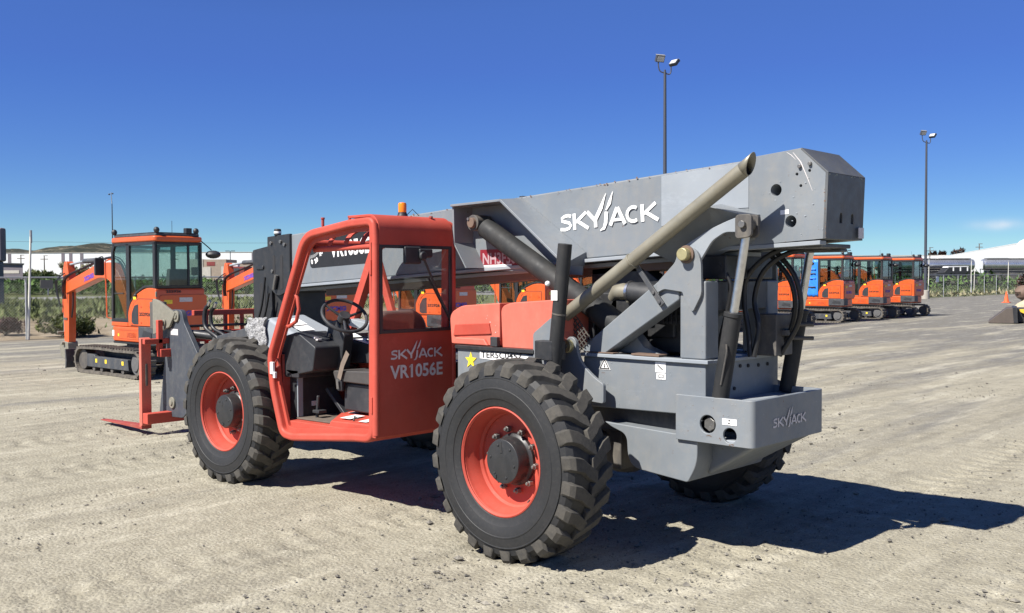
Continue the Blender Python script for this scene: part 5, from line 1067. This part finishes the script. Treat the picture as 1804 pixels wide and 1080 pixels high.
# carriage and forks
ca = MB()
ca.box(6.28, 6.34, -1.05, .02, 1.335, 1.40).box(6.28, 6.34, -1.05, .62, 1.03, 1.09).box(6.24, 6.34, -1.05, .45, .88, .97).box(6.24, 6.36, -1.05, .62, .13, .25).box(6.28, 6.34, .40, .46, .95, 1.30)
for y in (-1.02, -.80, -.62, -.40, -.15): ca.box(6.29, 6.33, y-.022, y+.022, .25, 1.34)
P(ca.build('fork_carriage', 'red_paint', None, .008))
P(MB().box(6.2, 6.28, -.55, -.18, 1.0, 1.16).build('carriage_plate', 'red_paint', None, .008))
for yc in (.54, -.62):
    fk = MB().hexa([(6.42, yc-.06, .10), (6.42, yc+.06, .10), (6.42, yc+.06, 1.09), (6.42, yc-.06, 1.09), (6.49, yc-.06, .06), (6.49, yc+.06, .06), (6.47, yc+.06, 1.10), (6.47, yc-.06, 1.10)])
    o = P(fk.build('fork', 'faded_red_paint' if yc > 0 else 'red_paint', None, .008))
    MB().hexa([(6.43, yc-.06, .055), (6.43, yc+.06, .055), (6.43, yc+.06, .10), (6.43, yc-.06, .10), (7.58, yc-.04, .045), (7.58, yc+.04, .045), (7.58, yc+.04, .056), (7.58, yc-.04, .056)]).build('blade', 'red_dark_paint', o, .004)
    MB().box(6.405, 6.42, yc-.012, yc+.012, .55, .80).build('fork_rib', 'dark_steel', o, .003)
for k, pth in enumerate(([(5.4, .1, .9), (5.5, .14, 1.1), (5.75, .16, 1.22), (5.78, .15, 1.40), (5.72, .14, 1.47)], [(5.3, .06, .9), (5.45, .08, 1.12), (5.70, .10, 1.22), (5.74, .1, 1.38), (5.66, .1, 1.45)],
                         [(6.22, .3, 1.22), (6.2, -.2, 1.22), (6.22, -.7, 1.20), (5.2, -.3, 1.1)], [(6.22, .1, 1.16), (6.2, -.3, 1.15), (5.9, -.5, 1.1)],
                         [(4.35, .26, 1.78), (4.40, .27, 1.5), (4.52, .27, 1.25), (4.6, .27, 1.0), (4.9, .22, .8)], [(4.25, .28, 1.62), (4.33, .28, 1.4), (4.48, .28, 1.2), (4.55, .27, .95)])):
    o = P(MB().tube(smooth_path(pth), [.024, .022, .016, .014, .012, .012][k], 10).build('hydraulic_hose', 'hose_rubber', None))
    if k < 2: MB().cyl(pth[-1], (pth[-1][0]-.04, pth[-1][1], pth[-1][2]+.05), .018, seg=10).build('hose_fitting', 'chrome', o)
P(MB().cyl((6.0, .28, 1.16), (5.6, .1, 1.12), .045, seg=14).build('tilt_cylinder', 'black_paint', None, .004))
# ================================================================== MINI EXCAVATORS
def make_excavator():
    T = empty('mini_excavator')
    B = lambda mb, name, mat, par=T, bev=0.0, **k: mb.build(name, mat, par, bev, **k)
    # undercarriage
    B(MB().box(-.55, .75, -.52, .52, .22, .42).cyl((0, 0, .40), (0, 0, .60), .36, seg=28).box(-.3, .3, -.3, .3, .4, .58), 'undercarriage', 'dark_steel', bev=.02)
    for s_ in (1, -1):
        y0, y1 = sorted((.55*s_, .85*s_))
        r_ = .245; cz = .255
        outer = [(1.02+r_*math.cos(a), cz+r_*math.sin(a)) for a in [R(-90+180*i/12) for i in range(13)]] + [(.3, cz+r_+.012), (-.3, cz+r_-.005)] + [(-1.0+r_*math.cos(a), cz+r_*math.sin(a)) for a in [R(90+180*i/12) for i in range(13)]] + [(-.3, .01), (.4, .01)]
        inner = offset(outer, .045)
        mb = MB().ring(outer, inner, y0, y1)
        # grousers
        n = len(outer); per = [0]
        for i in range(n): per.append(per[-1]+(Vector(outer[(i+1) % n])-Vector(outer[i])).length)
        K = 52
        for k in range(K):
            q = per[-1]*k/K; i = max(j for j in range(n) if per[j] <= q); p = Vector(outer[i]); e = Vector(outer[(i+1) % n])-p; e.normalize(); c = p+e*(q-per[i]); nn = Vector((e.y, -e.x))
            if (c-Vector((0, cz))).dot(nn) < 0: nn = -nn
            a_, b_, c2, d2 = c-e*.022, c+e*.022, c+e*.014+nn*.026, c-e*.014+nn*.026
            for (ya, yb) in ((y0-.002, y0+.14), (y1-.14, y1+.002)):
                mb.hexa([(a_.x, ya, a_.y), (b_.x, ya, b_.y), (c2.x, ya, c2.y), (d2.x, ya, d2.y), (a_.x, yb, a_.y), (b_.x, yb, b_.y), (c2.x, yb, c2.y), (d2.x, yb, d2.y)])
        tr = B(mb, 'track', 'track_rubber', weld=False, smooth=0)
        ys = .80*s_
        yi, yo = sorted((.60*s_, .79*s_))
        B(MB().cyl((-1.0, yi, cz), (-1.0, yo, cz), .185, seg=24).cyl((-1.0, yo if s_ > 0 else yi, cz), (-1.0, (yo+.03) if s_ > 0 else yi-.03, cz), .13, .12, 24), 'sprocket', 'interior_grey', tr, .006)
        B(MB().cyl((1.02, yi, cz), (1.02, yo, cz), .19, seg=24), 'idler', 'dark_steel', tr, .006)
        B(MB().prism(rounded([(.82, .13), (.82, .37), (.55, .37), (.50, .33), (-.72, .33), (-.76, .13)], .02), min(.70*s_, .812*s_), max(.70*s_, .812*s_)), 'track_frame', 'grey_dark_paint', tr, .01)
        for x in (.45, .08, -.55):
            a, b = sorted((.8125*s_, .8155*s_)); B(MB().box(x-.035, x+.035, a, b, .22, .29), 'sticker', 'decal_yellow', tr)
        for x in (-.5, -.1, .3, .6): B(MB().cyl((x, yi, .10), (x, yo, .10), .05, seg=12), 'roller', 'dark_steel', tr)
    # blade
    bl = MB().prism([(1.62, .06), (1.60, .20), (1.63, .42), (1.67, .42), (1.65, .20), (1.67, .05)], -.85, .85); o = B(bl, 'blade', 'grey_dark_paint', bev=.006)
    B(MB().box(.6, 1.62, -.38, -.28, .16, .26).box(.6, 1.62, .28, .38, .16, .26), 'blade_arm', 'dark_steel', o, .01)
    # house, lower skirt
    plan = rounded([(-1.06, -.54), (.60, -.54), (.62, .0), (.60, .44), (-1.06, .44)], [.30, .10, .0, .12, .16], 6)
    B(MB().prism(plan, .60, .885, 'z'), 'skirt', 'orange_paint', bev=.03)
    cp = rounded([(-1.085, -.30), (-.40, -.30), (-.44, .462), (-1.085, .462)], [.02, .0, .02, .20], 6)
    # counterweight corner cover (grey) wraps the rear left corner
    cw = MB().prism([(-1.086, .10), (-1.086, .30), (-1.06, .40), (-.98, .452), (-.86, .466), (-.46, .466), (-.46, .44), (-.86, .435), (-.97, .42), (-1.03, .38), (-1.055, .29), (-1.055, .10)], .64, .90, 'z')
    o = B(cw, 'corner_cover', 'grey_dark_paint', bev=.012); B(MB().prism([(-.60, .72), (-.95, .70), (-.93, .80), (-.66, .84)], .4665, .4685), 'cover_recess', 'black_plastic', o)
    B(MB().prism(plan, .565, .598, 'z'), 'skirt_underside', 'black_paint', bev=.004)
    # skirt relief
    pn = MB()
    for (xa, xb, za, zb) in ((.30, -.38, .815, .825), (.30, -.38, .655, .662)): pn.box(xb, xa, .4405, .4445, za, zb)
    B(pn, 'panel_line', 'orange_dark_paint')
    t_ = text('model_writing', 'XE35U', side(.0, .4448, .69), .12, 'orange_dark_paint', T, width=.34, bold=.003)
    decal('label', side(.56, .441, .70), .08, .11, 'decal_white', T, .003)
    decal('label', side(.34, .441, .70), .05, .05, 'decal_yellow', T, .003)
    # upper body (engine cover)
    ec = [(-1.05, .888), (-.02, .888), (-.03, 1.16), (-.12, 1.32), (-.32, 1.48), (-.62, 1.59), (-.80, 1.61), (-1.05, 1.60)]
    B(MB().prism(rounded(ec, [.02, 0, .06, .06, .1, .1, .05, .05], 4), -.54, .43), 'engine_cover', 'orange_paint', bev=.035, seg=3)
    B(MB().prism(rounded([(-.14, .915), (-.14, 1.12), (-.24, 1.30), (-.42, 1.40), (-.93, 1.40), (-.93, .915)], [.02, .06, .08, .06, .03, .02], 4), .4305, .442), 'side_panel', 'orange_paint', bev=.006)
    B(MB().ring(rounded([(-.13, .905), (-.13, 1.13), (-.235, 1.31), (-.42, 1.412), (-.94, 1.412), (-.94, .905)], .01, 2), rounded([(-.142, .917), (-.142, 1.12), (-.24, 1.30), (-.42, 1.402), (-.93, 1.402), (-.93, .917)], .01, 2), .4302, .4335), 'panel_gap', 'dark_void')
    B(MB().prism(rounded([(-.19, .98), (-.20, 1.14), (-.30, 1.28), (-.44, 1.31), (-.44, .94), (-.26, .94)], .02), .4425, .446), 'side_grille', 'black_plastic')
    for (x, z) in ((-.54, 1.26), (-.54, .97), (-.2, .94), (-.86, 1.26), (-.86, .97)): B(MB().cyl((x, .442, z), (x, .446, z), .020, seg=12), 'panel_bolt', 'orange_dark_paint')
    text('number_writing', '252926', side(-.47, .4448, 1.10), .085, 'decal_black', T, width=.42, bold=.003)
    decal('label', side(-.24, .431, 1.395), .10, .05, 'decal_yellow', T, .003)
    B(MB().sphere((-.36, .45, 1.47), .028), 'filler_cap', 'black_plastic')
    # rear of the body
    B(MB().prism(rounded([(-.58, .93), (.36, .93), (.36, 1.48), (-.58, 1.48)], .05), -1.063, -1.045, 'x'), 'rear_door', 'orange_paint', bev=.008)
    decal('label', rear(-1.064, .28, 1.32), .16, .07, 'decal_yellow', T, .003); decal('label', rear(-1.064, -.02, 1.35), .26, .08, 'decal_faded', T, .003)
    text('maker_writing', 'XCMG', rear(-1.067, .24, 1.10), .12, 'purple_decal', T, width=.5, bold=.008)
    text('number_writing', '252926', rear(-1.064, .24, 1.52), .06, 'decal_black', T, width=.3, bold=.002)
    vg = MB()
    for k in range(6): vg.box(-1.03, -.55, -.544, -.54, 1.05+.07*k, 1.08+.07*k)
    B(vg, 'side_vent', 'black_plastic')
    # front floor strip
    B(MB().box(-.02, .60, -.50, .435, .888, .965), 'step', 'orange_paint', bev=.012)
    # cab frame: pillars and rails
    cf = MB()
    for y0, y1 in ((.385, .432), (-.512, -.465)):
        cf.prism(rounded([(.60, .965), (.585, 2.30), (.50, 2.43), (.43, 2.43), (.515, 2.28), (.54, .965)], .02), y0, y1)
        cf.prism([(.02, .965), (.02, 2.43), (-.10, 2.43), (-.10, 1.30), (-.04, 1.16), (-.05, .965)], y0, y1)
        cf.box(-1.03, -.95, y0, y1, 1.60, 2.43)
        cf.box(-1.03, .52, y0, y1, 2.385, 2.44)
        cf.prism([(-.04, 1.16), (-.12, 1.33), (-.33, 1.495), (-.62, 1.605), (-.95, 1.62), (-.95, 1.66), (-.62, 1.645), (-.32, 1.535), (-.09, 1.35), (.0, 1.20)], y0+.001, y1-.001)
        cf.box(.02, .54, y0+.001, y1-.001, .965, 1.03)
    cf.box(.52, .58, -.465, .385, 2.36, 2.42).box(-1.03, -.96, -.465, .385, 2.39, 2.43).box(-1.03, -.96, -.465, .385, 1.60, 1.65).box(.54, .60, -.465, .385, .965, 1.02).box(-1.028, -.99, -.26, -.22, 1.65, 2.39)
    B(cf, 'cab_frame', 'black_paint', bev=.012)
    # glazing
    B(MB().prism([(.54, 1.03), (.51, 2.28), (.44, 2.385), (.02, 2.385), (.02, 1.03)], .405, .411), 'door_glass', 'green_glass')
    B(MB().prism([(-.10, 1.36), (-.10, 2.385), (-.95, 2.385), (-.95, 1.66), (-.62, 1.645), (-.32, 1.535)], .405, .411), 'side_glass', 'green_glass')
    B(MB().prism([(.54, 1.03), (.51, 2.28), (.44, 2.385), (-.95, 2.385), (-.95, 1.66), (-.62, 1.645), (-.32, 1.535), (.0, 1.1)], -.491, -.485), 'side_glass', 'green_glass')
    B(MB().box(-1.012, -1.006, -.465, .385, 1.65, 2.39), 'rear_glass', 'green_glass')
    B(MB().hexa([(.568, -.465, 1.02), (.568, .385, 1.02), (.574, .385, 1.02), (.574, -.465, 1.02), (.54, -.465, 2.36), (.54, .385, 2.36), (.546, .385, 2.36), (.546, -.465, 2.36)]), 'windscreen', 'green_glass')
    B(MB().tube([(.545, .405, 1.50), (.40, .414, 1.50), (.15, .414, 1.50)], .012, 6), 'door_handle', 'black_plastic')
    # roof
    rp = rounded([(-1.06, -.53), (.58, -.53), (.58, .45), (-1.06, .45)], .10, 5)
    B(MB().prism(rp, 2.442, 2.545, 'z'), 'roof', 'orange_paint', bev=.035, seg=3)
    B(MB().prism(offset(rp, .05), 2.546, 2.592, 'z'), 'roof_hatch', 'grey_dark_paint', bev=.012)
    rr = MB().tube([(-.98, .38, 2.60), (.52, .38, 2.60), (.52, -.46, 2.60), (-.98, -.46, 2.60)], .012, 8, closed=True)
    for x, y in ((-.98, .38), (.52, .38), (.52, -.46), (-.98, -.46), (-.3, .38)): rr.cyl((x, y, 2.54), (x, y, 2.60), .012, seg=8)
    B(rr, 'roof_rail', 'black_paint')
    for (x, y) in ((.50, .40), (-.98, .36), (-.95, -.44)):
        o = B(MB().sphere((x, y, 2.65), .052, sc=(1, 1, 1.1)), 'roof_lamp', 'black_plastic')
    o = B(MB().box(-1.02, -.92, -.32, -.20, 2.60, 2.70).cyl((-.97, -.26, 2.55), (-.97, -.26, 2.60), .02), 'camera_box', 'black_plastic', bev=.01)
    B(MB().tube([(-.7, -.1, 2.57), (-.7, -.1, 2.84)], .004, 6), 'aerial', 'black_plastic')
    # mirrors
    o = B(MB().tube([(.60, .38, 1.0), (.70, .47, 1.05), (.72, .48, 2.10), (.66, .44, 2.14), (.60, .40, 2.14)], .014, 8), 'mirror_bar', 'orange_paint')
    B(MB().box(.85, .91, .42, .62, 1.84, 2.18), 'mirror', 'black_plastic', o, .03); B(MB().tube([(.70, .47, 2.12), (.80, .50, 2.20), (.88, .52, 2.18)], .012, 6), 'mirror_arm', 'black_plastic', o)
    o = B(MB().tube([(-1.0, -.50, 2.48), (-1.06, -.62, 2.36), (-1.08, -.68, 2.30)], .010, 8), 'rear_mirror_bar', 'black_plastic')
    B(MB().sphere((-1.10, -.70, 2.22), .14, 16, (1, 1, .55)), 'rear_mirror', 'black_plastic', o)
    # interior
    st = MB().box(-.75, -.30, -.35, .10, .97, 1.32).prism(rounded([(-.36, 1.32), (-.30, 1.40), (-.72, 1.40), (-.82, 1.95), (-.92, 1.95), (-.86, 1.32)], .03), -.33, .08)
    B(st, 'seat', 'interior_grey', bev=.03); B(MB().box(-.80, -.20, .16, .30, .97, 1.50).box(-.80, -.20, -.50, -.40, .97, 1.50).box(.20, .34, -.30, .10, .97, 1.45).cyl((-.25, .23, 1.5), (-.22, .23, 1.68), .02).cyl((.22, -.1, 1.0), (.1, -.1, 1.55), .02), 'console', 'black_plastic', bev=.02)
    # swing post, boom, arm
    sp = MB().box(.50, .86, -.32, -.02, .62, 1.02).cyl((.74, -.17, .55), (.74, -.17, 1.05), .12, seg=16); B(sp, 'swing_post', 'orange_paint', bev=.03)
    Y0, Y1 = -.28, -.06
    bm_ = rounded([(.72, .82), (.94, .86), (1.34, 1.50), (1.72, 1.78), (2.10, 1.80), (3.62, 1.46), (3.72, 1.55), (3.64, 1.70), (2.2, 2.07), (1.62, 2.12), (1.22, 1.86), (.70, 1.05)], [.06, .06, .2, .15, .1, .04, .04, .04, .1, .15, .2, .06], 4)
    bo_ = B(MB().prism(bm_, Y0, Y1), 'boom', 'orange_paint', bev=.015)
    text('maker_writing', 'XCMG', side(2.75, Y1+.003, 1.72, .22), .12, 'purple_decal', bo_, width=.45, bold=.01)
    B(MB().cyl((.88, -.17, .72), (1.22, -.17, 1.22), .055, seg=14), 'boom_cylinder', 'orange_dark_paint', bo_, .003); B(MB().cyl((1.22, -.17, 1.22), (1.62, -.17, 1.84), .028, seg=12), 'boom_rod', 'chrome', bo_)
    for k, (dy, dz) in enumerate(((.03, .03), (-.03, .05), (.0, .02))):
        B(MB().tube(smooth_path([(.9, -.17+dy, 1.25), (1.3, -.17+dy, 2.02+dz), (1.9, -.17+dy, 2.17+dz), (2.7, -.1+dy, 2.0+dz), (3.5, -.05+dy, 1.80+dz), (3.62, -.02+dy, 1.60), (3.60, -.03+dy, 1.35)]), .013, 8), 'boom_hose', 'hose_rubber', bo_)
    ar = rounded([(3.60, 2.14), (3.50, 1.80), (3.52, 1.60), (3.57, .42), (3.70, .36), (3.78, .46), (3.80, 1.50), (3.80, 1.95), (3.72, 2.16)], [.05, .1, .05, .03, .03, .03, .1, .1, .04], 4)
    ao = B(MB().prism(ar, -.25, -.09), 'arm', 'orange_paint', bev=.012)
    B(MB().cyl((2.20, -.17, 2.16), (2.95, -.17, 2.15), .052, seg=14), 'arm_cylinder', 'grey_dark_paint', ao, .003); B(MB().cyl((2.95, -.17, 2.15), (3.66, -.17, 2.08), .026, seg=12), 'arm_rod', 'grey_light_paint', ao)
    B(MB().cyl((3.90, -.17, 1.62), (3.93, -.17, 1.05), .045, seg=14), 'bucket_cylinder', 'orange_dark_paint', ao, .003); B(MB().cyl((3.93, -.17, 1.05), (3.93, -.17, .62), .022, seg=12), 'bucket_rod', 'chrome', ao)
    B(MB().box(3.80, 3.83, -.24, -.10, 1.0, 1.06).box(3.80, 3.83, -.24, -.10, 1.42, 1.47).box(3.60, 3.75, -.088, -.075, .9, .95), 'hose_clip', 'dark_steel', ao)
    B(MB().tube(smooth_path([(3.52, -.16, 1.75), (3.46, -.15, 1.55), (3.47, -.15, 1.2), (3.54, -.15, .95)]), .016, 8), 'front_hose', 'hose_rubber', ao)
    for k in range(3): B(MB().tube(smooth_path([(3.64, -.06, 1.9-.1*k), (3.98+.04*k, -.05, 1.75), (4.0+.03*k, -.07, 1.45), (3.90, -.08, 1.2)]), .012, 8), 'arm_hose', 'hose_rubber', ao)
    qc = MB().prism(rounded([(3.55, .42), (3.52, .20), (3.70, .06), (3.90, .10), (3.96, .34), (3.82, .45)], .03), -.28, -.06).prism(rounded([(3.90, .66), (3.98, .62), (3.97, .36), (3.88, .36)], .02), -.30, -.26).cyl((3.72, -.34, .40), (3.72, 0, .40), .035, seg=12).cyl((3.93, -.33, .62), (3.93, -.01, .62), .028, seg=12)
    B(qc, 'coupler', 'tan_steel', ao, .008)
    return T
EX = make_excavator(); EX['category'] = 'excavator'; EX['group'] = 'orange mini excavators parked in a row'
ex_labels = ['mini excavator beyond the forks, its full side, track and folded arm in view',
 'mini excavator seen through the open doorway of the cab, behind the steering wheel',
 'mini excavator seen through the rear cab window, its back beside the red hood',
 'mini excavator whose glass door shows above the red hood, under the black lift cylinder',
 'mini excavator mostly hidden behind the exhaust pipe and the diagonal grey brace',
 'orange mini excavator mostly hidden behind the upright grey boom post',
 'mini excavator seen between the two chrome rods under the boom tail',
 'mini excavator just behind the far chrome rod, left of the blue covered one',
 'orange mini excavator with its cab door opening covered by a blue sheet',
 'mini excavator with clear door glass, between the blue covered one and the row end',
 'mini excavator at the far row end, next to the lamp post with concrete foot']
ys = [-2.37, -5.87, -9.30, -12.75, -16.1, -19.3, -22.47, -25.84, -29.73, -33.35, -36.63]
for i, yy in enumerate(ys):
    o = EX if i == 0 else copy_tree(EX)
    xo = 13.35
    o.location = (xo + (.0 if i else .05), yy-.44, 0); o.rotation_euler = (0, 0, [R(3), R(-1), R(1), 0, R(1), 0, R(-1), 0, R(1), 0, R(-1)][i])
    tag(o, ex_labels[i], 'excavator', 'orange mini excavators parked in a row')
    if i == 8:
        cv = MB(); nn = 12
        g = [[cv.bm.verts.new((.54-.56*a/nn, .436+.012*math.sin(a*1.7)+.01*math.sin(b*.9+a), .97+1.44*b/nn)) for b in range(nn+1)] for a in range(nn+1)]
        for a in range(nn):
            for b in range(nn): cv._f([g[a][b], g[a+1][b], g[a+1][b+1], g[a][b+1]])
        c = cv.build('door_cover', 'blue_cover', o); sm = c.modifiers.new('s', 'SOLIDIFY'); sm.thickness = .012
        for k, z in enumerate((2.05, 1.88, 1.70, 1.36)):
            fo = MB().tube([(.44, .455, z), (.24, .452, z-.015), (.08, .455, z-.01)], .024, 8).build('cover_fold', 'decal_black' if k % 2 else 'blue_cover', c)
